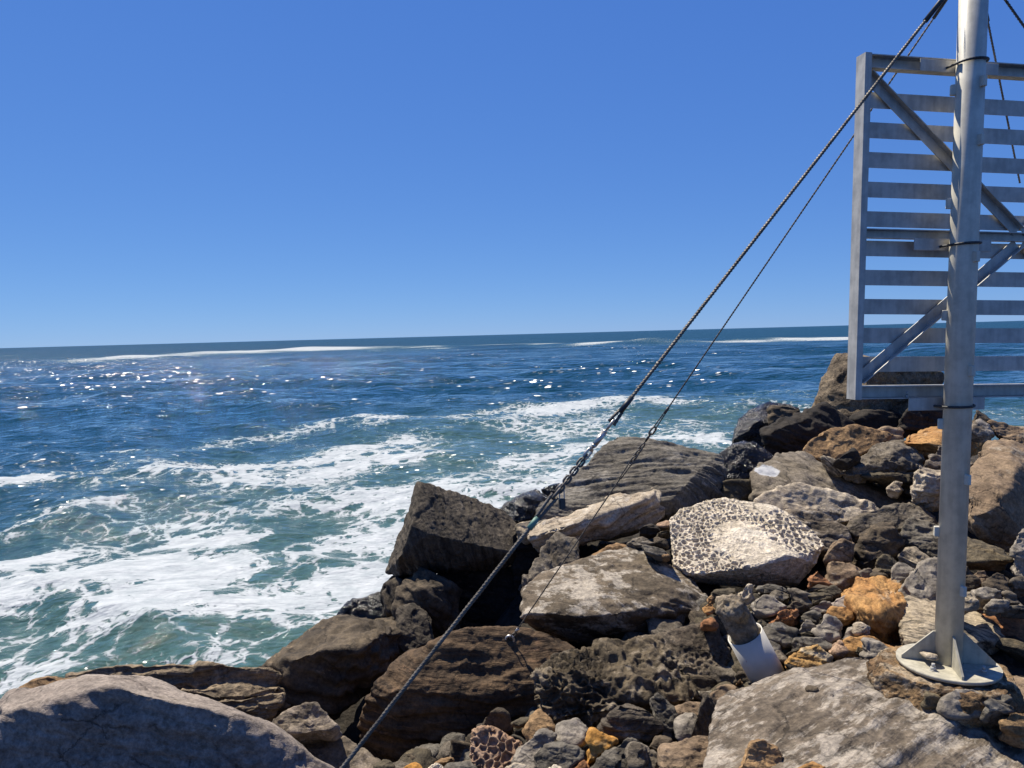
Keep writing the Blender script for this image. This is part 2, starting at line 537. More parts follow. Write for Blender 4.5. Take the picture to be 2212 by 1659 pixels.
def rock_shape(pts, level, seed, axis=(0.15, 0.1, 1), lump=1.0, strata=0.02, sfreq=9.0, fine=1.0, chisel=12, pits=None, soft=2, blocky=1.0):
    """A rock mesh: a chipped convex body around pts, then lumps, bedding ledges, pits and grain pushed along its normals."""
    rng = np.random.RandomState(seed)
    pts = np.asarray(pts, float)
    c = 0.5 * (pts.mean(0) + 0.5 * (pts.min(0) + pts.max(0)))
    P = pts - c
    w, V = np.linalg.eigh(P.T @ P / len(P))
    if np.linalg.det(V) < 0:
        V[:, 0] *= -1
    s = np.sqrt(np.maximum(w, 1e-6)) * 1.6
    Q = (P @ V) / s
    pl = hull_planes(Q)
    extra = []
    for k in range(chisel):
        d = rng.normal(size=3)
        d /= np.linalg.norm(d)
        extra.append((*d, (Q @ d).max() * rng.uniform(*((0.84, 0.97) if level >= 5 else (0.74, 0.95)))))
    if extra:
        pl = np.concatenate([pl, np.array(extra)])
    dirs, f, e, deg = ico(level)
    r = np.full(len(dirs), 1e9)
    for n0, n1, n2, h in pl:
        k = dirs @ np.array([n0, n1, n2])
        r = np.minimum(r, np.where(k > 1e-6, h / np.maximum(k, 1e-6), 1e9))
    v = (dirs * r[:, None]) * s @ V.T
    v = relax(v, e, deg, soft if level >= 5 else 1)
    size = float(np.mean(pts.max(0) - pts.min(0)))
    n = normals(v, f)
    sd = seed % 97
    edge = size * math.pi / 2 / (2 ** level * 2.2)       # typical vertex spacing
    p = v + rng.uniform(-5, 5, 3)
    disp = lump * size * (0.036 * perlin(p * (2.2 / size), sd) + 0.014 * perlin(p * (5.5 / size), sd + 3))
    disp -= lump * size * 0.018 * np.abs(perlin(p * (4.0 / size), sd + 9))
    if strata > 0:
        ax = np.array(axis, float)
        ax /= np.linalg.norm(ax)
        t = (v @ ax)
        lat = p - np.outer(p @ ax, ax)
        warp = 0.05 * perlin(p * 2.0, sd + 21) + 0.015 * perlin(p * 7.0, sd + 22)
        for fr, am in ((sfreq, 1.0), (sfreq * 2.7, 0.5)):
            if 1.0 / fr > 2.2 * edge:
                g = perlin(np.column_stack([lat @ np.array([1, .3, .2]) * 1.3, lat @ np.array([.2, .3, 1]) * 1.3, (t + warp) * fr]), sd + 31)
                side = 1 - (n @ ax) ** 2
                disp += strata * am * (0.25 + 0.75 * side) * np.tanh(3.5 * g)
    if blocky > 0:
        ax = np.array(axis, float)
        ax /= np.linalg.norm(ax)
        pb_ = p + np.outer(p @ ax, ax) * 0.9
        pb_ = pb_ + 0.03 * size * np.column_stack([perlin(p * 9 / size, sd + 71), perlin(p * 9 / size, sd + 72), perlin(p * 9 / size, sd + 73)])
        disp += blocky * size * 0.016 * cells(pb_ * (3.6 / size), sd % 11)
        if level >= 5:
            disp += blocky * size * 0.008 * cells(pb_ * (8.5 / size), sd % 11 + 3)
    for fr, am in ((9, 0.007), (20, 0.006), (44, 0.005)):
        if 1.0 / fr > 2.2 * edge:
            disp += fine * am * min(1, size) * (0.5 - np.abs(perlin(p * fr, sd + 41)) * 1.6)
    if pits:
        for q in pits:
            fr, depth = q['freq'], q['depth']
            pw = p + 0.35 / fr * np.column_stack([perlin(p * fr * 0.7, sd + 51), perlin(p * fr * 0.7, sd + 52), perlin(p * fr * 0.7, sd + 53)])
            f1, f2 = worley(pw * fr, sd % 7)
            hole = smooth(q.get('wall', 0.10), q.get('wall', 0.10) + 0.15, f2 - f1)
            mk = smooth(q.get('lo', -0.1), q.get('lo', -0.1) + 0.3, perlin(p * q.get('mfreq', 1.1), sd + 61) + q.get('bias', 0))
            if 'near' in q:
                mk = mk * (1 - smooth(q['near'][1] * 0.6, q['near'][1], np.linalg.norm(v + c - np.asarray(q['near'][0]), axis=1)))
            if 'avoid' in q:
                mk = mk * smooth(q['avoid'][1] * 0.7, q['avoid'][1] * 1.15, np.linalg.norm(v + c - np.asarray(q['avoid'][0]), axis=1) + 0.12 * perlin(p * 3, sd + 66))
            disp -= depth * hole * mk
    v = v + n * disp[:, None]
    return c, v, f


ROCKS = []      # centre, size, bottom of each rock, for the fill below


def add_rock(name, pts, label, mat, level=5, seed=None, axis=(0.15, 0.1, 1), group=None, cat='rock', mat_obj=None, **kw):
    seed = len(ROCKS) * 13 + 5 if seed is None else seed
    c, v, f = rock_shape(pts, level, seed, axis=axis, **kw)
    # store in a frame whose Z is the bedding direction
    z = Vector(axis).normalized()
    R = z.to_track_quat('Z', 'Y').to_matrix()
    Rn = np.array(R)
    me = np_mesh(name, v @ Rn, f)
    o = link(name, me, mat_obj or MATS[mat])
    o.matrix_world = Matrix.Translation(Vector(c)) @ R.to_4x4()
    tag(o, label, cat, group)
    ROCKS.append((c, v.min(0)[2] + c[2], v.max(0) - v.min(0)))
    return o


def outline_pts(zone, d0, pts, tilt=0.6, thick=None, down=0.12, plane=None, slab=None):
    P = []
    full = [(*px(zone, q[0], q[1]), q[2] if len(q) > 2 else None) for q in pts]
    ybot = max(q[1] for q in full)
    for x, y, doff in full:
        if plane is not None:
            z = CAM_Z - plane - (doff or 0)
            P.append(on_level(x, y, z))
            continue
        d = d0 + (doff if doff is not None else tilt * (ybot - y) * d0 / F_PX)
        P.append(at(x, y, d))
    P = np.array(P)
    if slab:
        B = P.copy()
        c = P.mean(0)
        B[:, :2] = c[:2] + (B[:, :2] - c[:2]) * 0.94
        B[:, 2] -= slab
        return np.concatenate([P, B])
    wid = (max(q[0] for q in full) - min(q[0] for q in full)) * (d0 or 5) / F_PX
    hei = (ybot - min(q[1] for q in full)) * (d0 or 5) / F_PX
    t = thick if thick is not None else 0.25 + 0.55 * min(wid, 1.6 * hei)
    B = []
    for p in P:
        r = p - CAM
        r = r / np.linalg.norm(r)
        B.append(p + r * t)
    B = np.array(B)
    cb = B.mean(0)
    B = cb + (B - cb) * 0.86
    B[:, 2] -= 0.12 * t
    low = P[P[:, 2] < P[:, 2].mean()] + np.array([0, 0.08, -down])
    return np.concatenate([P, B, low])


def rock(name, zone, d0, pts, label, mat, level=5, tilt=0.6, thick=None, down=0.12, plane=None, slab=None, keep=False, **kw):
    full = [px(zone, q[0], q[1]) for q in pts]
    ext = math.hypot(max(q[0] for q in full) - min(q[0] for q in full), max(q[1] for q in full) - min(q[1] for q in full))
    if level < 7 and not keep:        # as fine a mesh as the size in view calls for
        level = min(level, 6 if ext > 380 else 5 if ext > 115 else 4)
    return add_rock(name, outline_pts(zone, d0, pts, tilt, thick, down, plane, slab), label, mat, level, **kw)


Z = (0.1, 0.05, 1)

# --- foreground left
rock('boulder', 'N', 5.0, [(2, 1520, .5), (18, 1494, .55), (140, 1478, .6), (208, 1458, .65), (285, 1460, .65), (354, 1476, .6), (494, 1527, .5), (620, 1614, .45), (745, 1672, .35),
                           (4, 1540, .05), (110, 1526, .02), (150, 1512, 0), (247, 1480, 0), (330, 1512, 0), (416, 1522, 0), (512, 1548, 0), (560, 1610, 0), (690, 1700, .1),
                           (-40, 1800, -.1), (300, 1800, -.12), (560, 1800, -.1), (720, 1800, 0)],
     'huge dusty pink-grey boulder with a sunlit rounded crest and shaded smooth face', 'dust', 6, thick=0.9, chisel=3, lump=0.6, strata=.014, sfreq=6, axis=(.2, .5, 1), blocky=.3, soft=4)
rock('boulder', 'L', 6.3, [(140, 560), (240, 482), (370, 460), (580, 505), (640, 560), (400, 620), (150, 610)], 'small tan rock peeping out behind the dusty pink-grey boulder', 'tan', 4)
rock('ledge_rock', 'L', 7.2, [(490, 480), (700, 425), (1140, 405), (1690, 405), (1950, 420), (2070, 470), (2070, 560), (1400, 580), (700, 530)],
     'long tan layered ledge with a blue-grey recess above the breaking surf', 'ledge', 6, tilt=.45, thick=1.0, strata=.035, sfreq=14, axis=(-.02, -.1, 1), chisel=5, lump=.7, down=.3)
rock('ledge_rock', 'L', 6.95, [(1300, 580), (1700, 555), (2060, 548), (2070, 590), (1730, 640), (1560, 640)], 'thin tan slab wedged below the long layered ledge', 'ledge', 5, tilt=.9, thick=.8, axis=(-.02, -.1, 1), chisel=4, strata=.02, sfreq=16)
rock('ledge_rock', 'L', 6.75, [(1560, 665), (2060, 600), (2050, 640), (1910, 790), (1850, 810), (1700, 760)], 'tapered grey-tan wedge of rock under the thin tan slab', 'ledge', 5, tilt=.35, thick=.8, axis=(-.02, -.1, 1), chisel=4, strata=.02, sfreq=16)
rock('boulder', 'N', 5.6, [(585, 1600), (630, 1545), (700, 1560), (735, 1585), (762, 1603), (792, 1622), (818, 1655), (800, 1740), (600, 1740), (560, 1650)],
     'smooth cream boulder with brown mottled crust beside the dusty pink-grey boulder', 'mottle', 5, tilt=.8, chisel=4, lump=.8, strata=.006)
rock('boulder', 'N', 5.75, [(585, 1565), (612, 1535), (645, 1518), (682, 1518), (702, 1537), (728, 1567), (715, 1575), (660, 1584), (610, 1580)],
     'mottled brown cap rock perched on the smooth cream boulder', 'mottle', 5, tilt=.7, chisel=5, strata=.01, pits=[dict(freq=9, depth=.02, bias=-.1)])

# --- boulders by the surf, left of centre
rock('boulder', 'N', 7.2, [(568, 1440, .6), (619, 1391, .85), (690, 1342, 1.1), (757, 1329, 1.2), (858, 1327, 1.2), (864, 1372, .8), (852, 1408, .5),
                           (610, 1425, .1), (640, 1410, 0), (700, 1402, 0), (790, 1402, .05), (830, 1385, .25),
                           (590, 1560, .15), (700, 1560, .15), (800, 1470, .3)],
     'broad brown-grey boulder with damp scooped top and shaded undercut', 'umber', 6, thick=.9, axis=(.3, -.1, 1), strata=.022, pits=[dict(freq=6, depth=.035, bias=-.05)])
rock('boulder', 'N', 6.4, [(929, 1388, .24), (964, 1371, .27), (1013, 1369, .28), (1040, 1359, .3), (1112, 1357, .3), (1173, 1361, .3), (1215, 1374, .28), (1242, 1400, .2),
                           (877, 1407, .4), (845, 1432, .3), (803, 1477, .2), (775, 1515, .2), (768, 1595, .3), (800, 1630, .3),
                           (850, 1500, -.02), (980, 1496, -.05), (1090, 1502, -.05), (1238, 1495, 0),
                           (870, 1670, .1), (1100, 1680, .12), (1220, 1620, .2)],
     'big dark brown boulder with fine horizontal bedding lines and an eye bolt', 'brown', 6, thick=1.1, axis=(.02, .05, 1), strata=.026, sfreq=15, chisel=4, lump=.6, blocky=.5)
rock('squared_rock', 'J', 9.0, [(910, 130, .45), (962, 138, .36), (1440, 268, .55), (1720, 398, .62), (1850, 448, .62), (1955, 600, .5), (2010, 720, .42), (2012, 950, .3), (1700, 1040, .3), (1250, 1040, .1),
                         (1030, 965, .02), (720, 915, .0), (690, 1112, .35), (578, 1078, .62), (862, 588, -.02), (1040, 675, -.1), (1600, 800, -.05), (1900, 868, .05)],
     'charcoal brown squared block tilted up on edge beside the foaming water', 'char', 6, thick=.55, down=0, axis=(1, .25, .28), strata=.014, sfreq=17, chisel=0, lump=.35, soft=0, blocky=.35, keep=True)
rock('boulder', 'J', 8.6, [(800, 1120, .3), (940, 990, .45), (1080, 1070, .35), (1180, 1180, .2), (1350, 1250, .3), (1380, 1700, .2), (700, 1700, .1), (670, 1400, .2), (700, 1210, .3), (1000, 1210, -.1)],
     'dark brown boulder propping up the tilted charcoal block', 'umber', 5, thick=.8, axis=(.6, .2, .8))
rock('boulder', 'J', 9.35, [(1100, 1060), (1500, 1000), (1990, 980), (2060, 1300), (1900, 1750), (1150, 1750)], 'black boulder in the hollow below the tilted charcoal block', 'black', 5, tilt=.1, thick=.9, down=.5)  # closes the hollow; its black colour stands in for deep shade
rock('boulder', 'J', 9.0, [(545, 1290), (600, 1195), (700, 1110), (760, 1160), (690, 1300), (700, 1500), (580, 1510)], 'dark curl of layered rock at the waterline below the tilted block', 'char', 5, axis=(.8, 0, .5), strata=.03, sfreq=12)
rock('boulder', 'J', 9.9, [(-20, 1560), (100, 1500), (240, 1362), (400, 1350), (500, 1280), (555, 1290), (580, 1480), (500, 1640), (0, 1660)], 'low wet black rock in the foam under the tilted block', 'wet', 5, down=.5)
rock('boulder', 'K', 8.0, [(975, 0, .3), (1130, -70, .4), (1300, 20, .3), (1340, 280, .2), (1320, 330, .1), (1150, 420, 0), (920, 500, 0), (950, 200, .1)],
     'dark grey boulder with slanting bedding lines behind the bedded brown boulder', 'char', 5, axis=(.45, -.2, .8), strata=.02, sfreq=14)

rock('boulder', 'M', 9.15, [(300, 280), (400, 230), (600, 250), (660, 480), (600, 800), (330, 800)], 'backing rock coloured black as shade in the gap between tilted block and pale-topped slab', 'black', 5, tilt=.1, down=.4)  # added so the gap reads dark: shade put into the rock colour
rock('boulder', 'J', 9.5, [(560, 1180), (700, 1090), (900, 1060), (1000, 1300), (900, 1750), (520, 1750)], 'added backing rock coloured black as shade behind the dark curl of layered rock', 'black', 5, tilt=.1, down=.5)  # added backing that hides bright foam; black colour plays the shade
# --- slabs in the middle
rock('flat_rock', 'N', 9.4, [(1331, 942, 1.6), (1358, 943, 1.6), (1401, 950, 1.6), (1445, 958, 1.6), (1490, 967, 1.6), (1530, 972, 1.6), (1553, 981, 1.5), (1567, 1000, 1.35), (1568, 1030, 1.15), (1561, 1072, .9),
                        (1500, 1026, .62), (1483, 1046, .35), (1444, 1112, .05), (1445, 1085, .05), (1300, 1115, .0), (1164, 1098, .0), (1222, 1042, .62), (1268, 1003, 1.0)],
     'large grey slab with ruled parallel grooves and cross joints', 'slate', 6, thick=.7, down=.1, axis=(-.12, .8, .45), strata=.026, sfreq=7.5, chisel=0, lump=.12, soft=0, blocky=.2, keep=True)
rock('flat_rock', 'H', 9.15, [(585, 1075), (700, 1020), (850, 990), (1060, 1030), (1240, 1055), (1000, 1135), (760, 1170), (640, 1260), (590, 1240)], 'low grey foot of rock at the corner of the grooved slab', 'slate', 5, tilt=.9, chisel=5)
rock('boulder', 'H', 9.7, [(175, 1065, .5), (440, 900, .7), (560, 848, .8), (700, 955, .6), (722, 975, .5), (600, 1140, .2), (450, 1195, 0), (305, 1205, 0), (440, 930, .25)],
     'angular wet black rock with one glossy face beside the tilted block', 'wet', 5, chisel=3)
rock('boulder', 'H', 10.4, [(605, 870), (700, 800), (785, 832), (805, 800), (850, 830), (860, 920), (720, 970)], 'small wet black knob of rock between surf and grooved slab', 'wet', 4)
rock('boulder', 'M', 9.0, [(345, 155), (420, 128), (560, 138), (605, 190), (560, 280), (430, 300), (380, 240)], 'small white-veined dark rock beside the tilted charcoal block', 'zebra', 4, axis=(.3, .2, 1))
rock('flat_rock', 'H', 8.7, [(468, 1350, -.02), (510, 1290, .15), (680, 1208, .35), (900, 1148, .5), (1180, 1078, .68), (1560, 918, .95), (1645, 850, 1.1), (1762, 840, 1.15), (1872, 850, 1.1),
                        (1922, 1050, .85), (1955, 1140, .75), (1650, 1300, .6), (1000, 1450, .3), (560, 1560, .15), (480, 1480, .05),
                        (620, 1335, -.08), (900, 1258, .02), (1300, 1128, .28), (1640, 988, .52), (1795, 900, .72)],
     'long pale-topped slab lying aslant with flaking layered edge', 'bone', 6, thick=.5, down=0, axis=(-.35, -.15, 1), strata=.03, sfreq=11, chisel=3, lump=.55)
rock('flat_rock', 'M', 8.0, [(425, 720), (700, 330), (800, 235), (970, 305), (1005, 360), (1045, 560), (880, 620), (500, 820), (430, 815)], 'grey splinter of rock with long grain leaning on the pale-topped slab', 'grey', 5, tilt=.75, axis=(.8, .2, .5), strata=.022, sfreq=14, thick=.5)
rock('boulder', 'M', 6.9, [(365, 860, .55), (450, 818, .65), (650, 640, .95), (880, 580, 1.1), (1100, 520, 1.25), (1330, 450, 1.35), (1560, 400, 1.4), (1640, 390, 1.4), (1830, 510, 1.2), (2050, 640, 1.0), (2212, 730, .9), (2360, 960, .55),
                           (385, 1150, .05), (500, 1085, 0), (920, 1100, -.12), (1300, 900, .22), (1650, 835, .35), (1900, 905, .25), (2335, 1085, .35),
                           (650, 1350, .6), (1200, 1450, .55), (2000, 1400, .55), (2300, 1180, .4)],
     'big brown boulder splashed with white salt patches over a black hollow', 'patchy', 6, thick=.5, down=0, axis=(.25, .3, 1), strata=.016, sfreq=7, chisel=2, lump=.4, blocky=.5)
rock('boulder', 'M', 8.3, [(1100, 560), (1200, 425), (1450, 345), (1545, 372), (1560, 450), (1300, 600)], 'tan rock peeping over the salt-splashed brown boulder', 'tan', 4, tilt=.8)

# --- honeycomb rock
taf_near = at(*px('F', 700, 250), 8.2)
rock('boulder', 'F', 7.7, [(360, 120, .75), (480, 25, .9), (680, -30, 1.0), (760, -88, 1.1), (940, -118, 1.15), (1200, -60, 1.1), (1400, -38, 1.1), (1600, 60, 1.0), (1860, 235, .8), (1985, 395, .55), (1900, 570, .4), (1720, 790, .35),
                           (388, 300, .55), (405, 590, .2), (560, 682, .0), (720, 692, -.05), (1110, 615, -.02), (1250, 622, -.02), (1600, 490, .1), (1700, 520, .12),
                           (640, 760, .35), (1200, 810, .35)],
     'pale cream boulder eaten into honeycomb pits across its sunlit face', 'pale', 7, thick=.6, down=.05, axis=(0, .3, 1), strata=.0, chisel=2, lump=.3, fine=.8, blocky=.15,
     seed=41, pits=[dict(freq=17, depth=.036, wall=.12, lo=-.6, mfreq=1.0, bias=.2, near=(taf_near, 1.0), avoid=(at(*px('F', 1230, 380), 8.05), .42)),
                    dict(freq=12, depth=.045, wall=.14, lo=-.5, mfreq=.9, bias=.25, near=(at(*px('F', 1700, 250), 8.3), .5))])

# --- back of the breakwater
RIDGE = rock('boulder', 'N', 9.9, [(1633, 1068, 0), (1621, 1021, .4), (1650, 996, .7), (1685, 977, 1.0), (1720, 972, 1.2), (1770, 998, 1.2), (1887, 1036, 1.1), (1951, 1067, .85), (1974, 1078, .75), (1910, 1110, .15), (1828, 1112, 0), (1700, 1100, -.1), (1733, 1008, .45), (1738, 1045, .05)],
     'peaked grey boulder with a splash of white bird lime', 'grey', 6, thick=.7, axis=(.55, .3, .8), strata=.014, sfreq=12, chisel=3, lump=.5)
def front_vertex(o, x, y):
    """the vertex of o that lies nearest to a measured picture point, on the near side"""
    mw = np.array(o.matrix_basis)
    co = np.empty(len(o.data.vertices) * 3, np.float32)
    o.data.vertices.foreach_get('co', co)
    co = co.reshape(-1, 3)
    q = co @ mw[:3, :3].T + mw[:3, 3] - CAM
    d = q @ fwd
    e = np.hypot(CX + F_PX * (q @ rt) / d - x, CY - F_PX * (q @ up) / d - y)
    k = np.where(e < 8)[0]
    k = k[np.argmin(d[k])] if len(k) else np.argmin(e)
    return co[k]


LIME = front_vertex(RIDGE, *px('E', 1385, 905))
RIDGE.data.materials.clear()
RIDGE.data.materials.append(rock_mat('grey_ridge_sandstone_with_lime_splash', (0.33, 0.295, 0.25), (0.20, 0.175, 0.14), (0.46, 0.43, 0.39), 0.35, strata=10, patch=(tuple(float(x) for x in LIME), .17)))
rock('boulder', 'N', 9.2, [(1610, 1085), (1671, 1057), (1702, 1044), (1735, 1043), (1755, 1047), (1797, 1060), (1846, 1068), (1883, 1090), (1898, 1106), (1830, 1128), (1740, 1140), (1650, 1130)],
     'rounded cream boulder with a few large holes below the peaked boulder', 'bone', 5, tilt=.8, chisel=4, strata=.008, pits=[dict(freq=7, depth=.04, bias=-.25)])
rock('boulder', 'N', 8.4, [(1690, 1098), (1739, 1090), (1790, 1110), (1826, 1140), (1848, 1165), (1818, 1178), (1780, 1190), (1740, 1175)], 'light grey streaky flank of rock behind the honeycomb boulder', 'streak', 5, tilt=1.0, axis=(.2, .6, .8))
rock('boulder', 'E', 10.2, [(915, 1035), (1080, 1020), (1225, 1030), (1275, 1150), (1180, 1260), (920, 1260)], 'olive brown rock in the gap beside the grooved slab', 'olive', 5, tilt=.4)
rock('boulder', 'E', 11.0, [(885, 770), (950, 710), (1110, 618), (1250, 640), (1465, 765), (1400, 840), (1210, 960), (1195, 1040), (950, 1040)], 'wet black rock with rippled bedding behind the grooved slab', 'wet', 5, axis=(.2, -.3, 1), strata=.03, sfreq=9, tilt=.6)
rock('boulder', 'E', 13.0, [(995, 670, 0), (1050, 490, .2), (1110, 340, .5), (1300, 230, .8), (1450, 208, .9), (1600, 215, 1.0), (1745, 300, .8), (1700, 440, .4), (1340, 700, 0), (1300, 450, -.05)],
     'glistening wet black boulder at the edge of the sea', 'wet', 5, thick=.8)
rock('boulder', 'E', 12.9, [(1380, 260), (1440, 235), (1600, 250), (1740, 300), (1700, 400), (1420, 450)], 'dry brown hump of rock on the glistening wet boulder', 'umber', 4, thick=.4)
rock('flat_rock', 'N', 12.0, [(1642, 926, .1), (1730, 889, .5), (1763, 879, .7), (1782, 868, .7), (1850, 915, .6), (1845, 945, .3), (1756, 955, .1), (1718, 978, 0), (1672, 984, 0), (1650, 959, 0), (1660, 930, -.05), (1740, 905, .2)],
     'long black slab slanting up to the concrete block', 'black', 5, thick=.6, axis=(.4, 0, 1), strata=.03)
rock('boulder', 'Q', 12.2, [(1000, 830), (1140, 745), (1160, 680), (1190, 662), (1290, 690), (1300, 735), (1385, 770), (1400, 1010), (1250, 1060), (950, 1060), (900, 950)], 'jagged black rock against the dark side of the concrete block', 'black', 5, tilt=.3)
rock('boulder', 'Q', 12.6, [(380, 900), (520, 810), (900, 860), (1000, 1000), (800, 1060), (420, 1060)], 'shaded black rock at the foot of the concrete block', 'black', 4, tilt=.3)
rock('boulder', 'Q', 11.2, [(-190, 1330), (0, 1140), (100, 1050), (220, 1000), (450, 1020), (600, 1032), (760, 1050), (880, 1080), (750, 1160), (500, 1320), (240, 1350), (0, 1340)],
     'tan wavy banded boulder below the concrete block', 'tan', 5, tilt=.75, axis=(.3, -.5, .8), strata=.03, sfreq=7, chisel=4)
rock('boulder', 'Q', 11.5, [(600, 1040), (800, 994), (920, 1000), (955, 1060), (930, 1140), (760, 1180), (640, 1150)], 'brown rounded end of rock beside the tan wavy boulder', 'tanbrown', 4, tilt=.5)
rock('boulder', 'Q', 10.8, [(940, 1145, .1), (990, 1060, .5), (1060, 1020, .8), (1180, 1003, .9), (1500, 1010, 1.0), (1700, 1060, .8), (1895, 1130, .6), (1650, 1290, .1), (1400, 1260, 0), (1200, 1400, .3), (1050, 1320, .3), (1150, 1165, 0), (1380, 1190, 0)],
     'orange and cream weathered boulder behind the mast', 'orange', 5, thick=.7, axis=(.1, -.3, 1), strata=.015)
rock('boulder', 'Q', 10.2, [(275, 1475, 0), (500, 1320, .4), (750, 1150, .8), (880, 1138, .9), (960, 1150, .9), (1105, 1250, .7), (1165, 1330, .6), (1120, 1500, .3), (830, 1500, .15), (500, 1520, 0), (830, 1345, .12), (850, 1220, .35)],
     'grey pitted boulder with a black shaded end below the orange boulder', 'grey', 5, thick=.6, pits=[dict(freq=8, depth=.025, bias=-.1)])
rock('stone', 'Q', 10.1, [(238, 1335), (430, 1218), (505, 1320), (370, 1400)], 'small black pointed rock beside the grey pitted boulder', 'black', 4)
rock('stone', 'Q', 10.2, [(75, 1325), (140, 1305), (350, 1400), (285, 1475), (160, 1410)], 'small striped grey rock at the foot of the tan wavy boulder', 'zebra', 4, axis=(.7, 0, .6))
rock('boulder', 'C', 9.9, [(490, 190, .3), (640, 150, .5), (830, 128, .55), (1085, 180, .55), (1070, 430, .4), (950, 380, .3), (640, 240, .2), (830, 170, .1)], 'arched brown rock over a black gap near the mast', 'olive', 5, thick=.4, down=0)
rock('stone', 'C', 9.5, [(785, 310), (880, 248), (932, 258), (935, 370)], 'small white stone in the black gap near the mast', 'bone', 4)
rock('boulder', 'Q', 9.6, [(1185, 1410), (1250, 1300), (1330, 1222), (1400, 1205), (1650, 1290), (1690, 1500), (1640, 1640), (1400, 1600)], 'white-crusted grey boulder standing behind the mast', 'streak', 5, tilt=.6)
rock('boulder', 'C', 9.1, [(1058, 400), (1070, 180), (1108, 90), (1200, 100), (1400, 150), (1420, 480), (1280, 530), (1110, 440), (1250, 220, -.05)], 'pitted cream-grey boulder with squared corner next to the mast', 'bone', 5, tilt=.25, pits=[dict(freq=9, depth=.03, bias=-.2)])
rock('boulder', 'C', 8.8, [(315, 710), (510, 590), (730, 560), (900, 450), (990, 430), (1150, 500), (1295, 600), (1310, 680), (960, 740), (700, 760), (540, 800), (450, 850)], 'tan-grey humped boulder between the cream boulders and the mast', 'grey', 5, tilt=.8, axis=(.1, -.4, 1), strata=.02)
rock('boulder', 'C', 8.4, [(930, 760), (970, 680), (1040, 628), (1370, 720), (1400, 1010), (1250, 1030), (1140, 975), (930, 860)], 'flat-faced grey boulder speckled with white beside the mast', 'slate', 5, tilt=1.05, axis=(.1, .7, .7), strata=.006, chisel=4)
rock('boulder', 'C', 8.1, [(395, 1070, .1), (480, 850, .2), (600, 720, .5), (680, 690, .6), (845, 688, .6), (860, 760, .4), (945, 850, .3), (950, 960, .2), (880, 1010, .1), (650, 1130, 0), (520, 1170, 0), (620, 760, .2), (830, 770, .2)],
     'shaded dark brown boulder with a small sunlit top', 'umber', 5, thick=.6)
rock('stone', 'C', 7.8, [(875, 1000), (1020, 908), (1190, 1000), (1255, 1050), (1070, 1170), (960, 1110)], 'striped and pitted black-and-white stone', 'zebra', 5, tilt=.8, axis=(.7, .3, .7), pits=[dict(freq=22, depth=.012)])
rock('stone', 'C', 7.9, [(120, 1070), (200, 890), (330, 820), (445, 860), (400, 1080), (250, 1120)], 'smooth reddish brown boulder at one end of the honeycomb boulder', 'tanbrown', 5, tilt=.2, strata=.006)
rock('stone', 'C', 7.5, [(180, 1070), (390, 1080), (505, 1160), (515, 1265), (320, 1330), (240, 1400), (150, 1250)], 'tan flat-topped rock in front of the reddish brown boulder', 'tanbrown', 5, tilt=.7)
rock('stone', 'C', 7.6, [(648, 1050), (700, 1015), (820, 1010), (915, 1100), (840, 1160), (790, 1250), (700, 1190)], 'dark olive angular stone under the striped stone', 'olive', 4, tilt=.5)
rock('stone', 'C', 7.4, [(500, 1180), (590, 1160), (645, 1230), (590, 1280), (500, 1270)], 'small light grey stone beside the tan flat-topped rock', 'grey', 4, tilt=.7)
rock('stone', 'C', 7.4, [(595, 1160), (660, 1130), (765, 1235), (640, 1270)], 'small brown stone between two grey stones', 'umber', 4, tilt=.7)
rock('stone', 'C', 7.1, [(805, 1215), (860, 1100), (960, 1110), (1065, 1170), (1000, 1290), (940, 1340), (810, 1280)], 'rounded ripple-marked grey stone near the smooth grey boulder behind the mast', 'smooth', 5, tilt=.8)
rock('boulder', 'C', 6.7, [(945, 1330), (1070, 1130), (1130, 1060), (1370, 1045), (1420, 1480), (1100, 1515), (1020, 1420)], 'large smooth grey boulder rising behind the mast', 'smooth', 5, tilt=.85, axis=(.5, -.3, .9), strata=.012, sfreq=7)
rock('boulder', 'R', 6.1, [(780, 410, .6), (850, 300, .85), (1010, 213, 1.1), (1150, 228, 1.1), (1250, 188, 1.2), (1370, 193, 1.2), (1490, 290, 1.0), (1610, 405, .8), (1465, 445, .3), (1455, 700, .2), (1445, 930, .15), (1300, 880, .1), (1150, 710, .05), (1000, 525, .15), (960, 440, .25), (1140, 400, .3), (1190, 600, -.1)],
     'big orange boulder with knobbly sunlit top and striped brown flank', 'orange', 6, thick=.5, axis=(.75, -.2, .55), strata=.02, sfreq=10, chisel=4, pits=[dict(freq=12, depth=.022, bias=-.15)])
rock('boulder', 'D', 5.7, [(912, 230, .25), (918, -90, .95), (1000, -105, 1.0), (1320, -118, 1.1), (1570, -15, .9), (1730, 10, .9), (1850, 110, .7), (1965, 240, .5), (2050, 385, .3), (1700, 360, .1), (1250, 260, .1), (960, 430, 0), (1900, 620, .5), (1000, 520, .2)],
     'striped cream and black boulder just behind the mast foot', 'zebra', 6, thick=.4, down=.1, axis=(.45, .5, .75), strata=.02, sfreq=14, chisel=4)
rock('flat_rock', 'D', 6.0, [(1700, -10), (1850, -25), (2400, 10), (2400, 700), (2212, 600), (2050, 420), (1960, 230), (1850, 100)], 'flat rusty orange slab beside the striped boulder', 'rust', 5, tilt=1.5, thick=.5, strata=.01)
rock('flat_rock', 'D', None, [(1860, 560), (2000, 610), (2212, 700), (2400, 800), (2400, 1250), (2090, 900), (1960, 760)], 'tan-grey slab beside the round base plate', 'tanbrown', 5, plane=2.28, slab=.5, chisel=3, strata=.006)
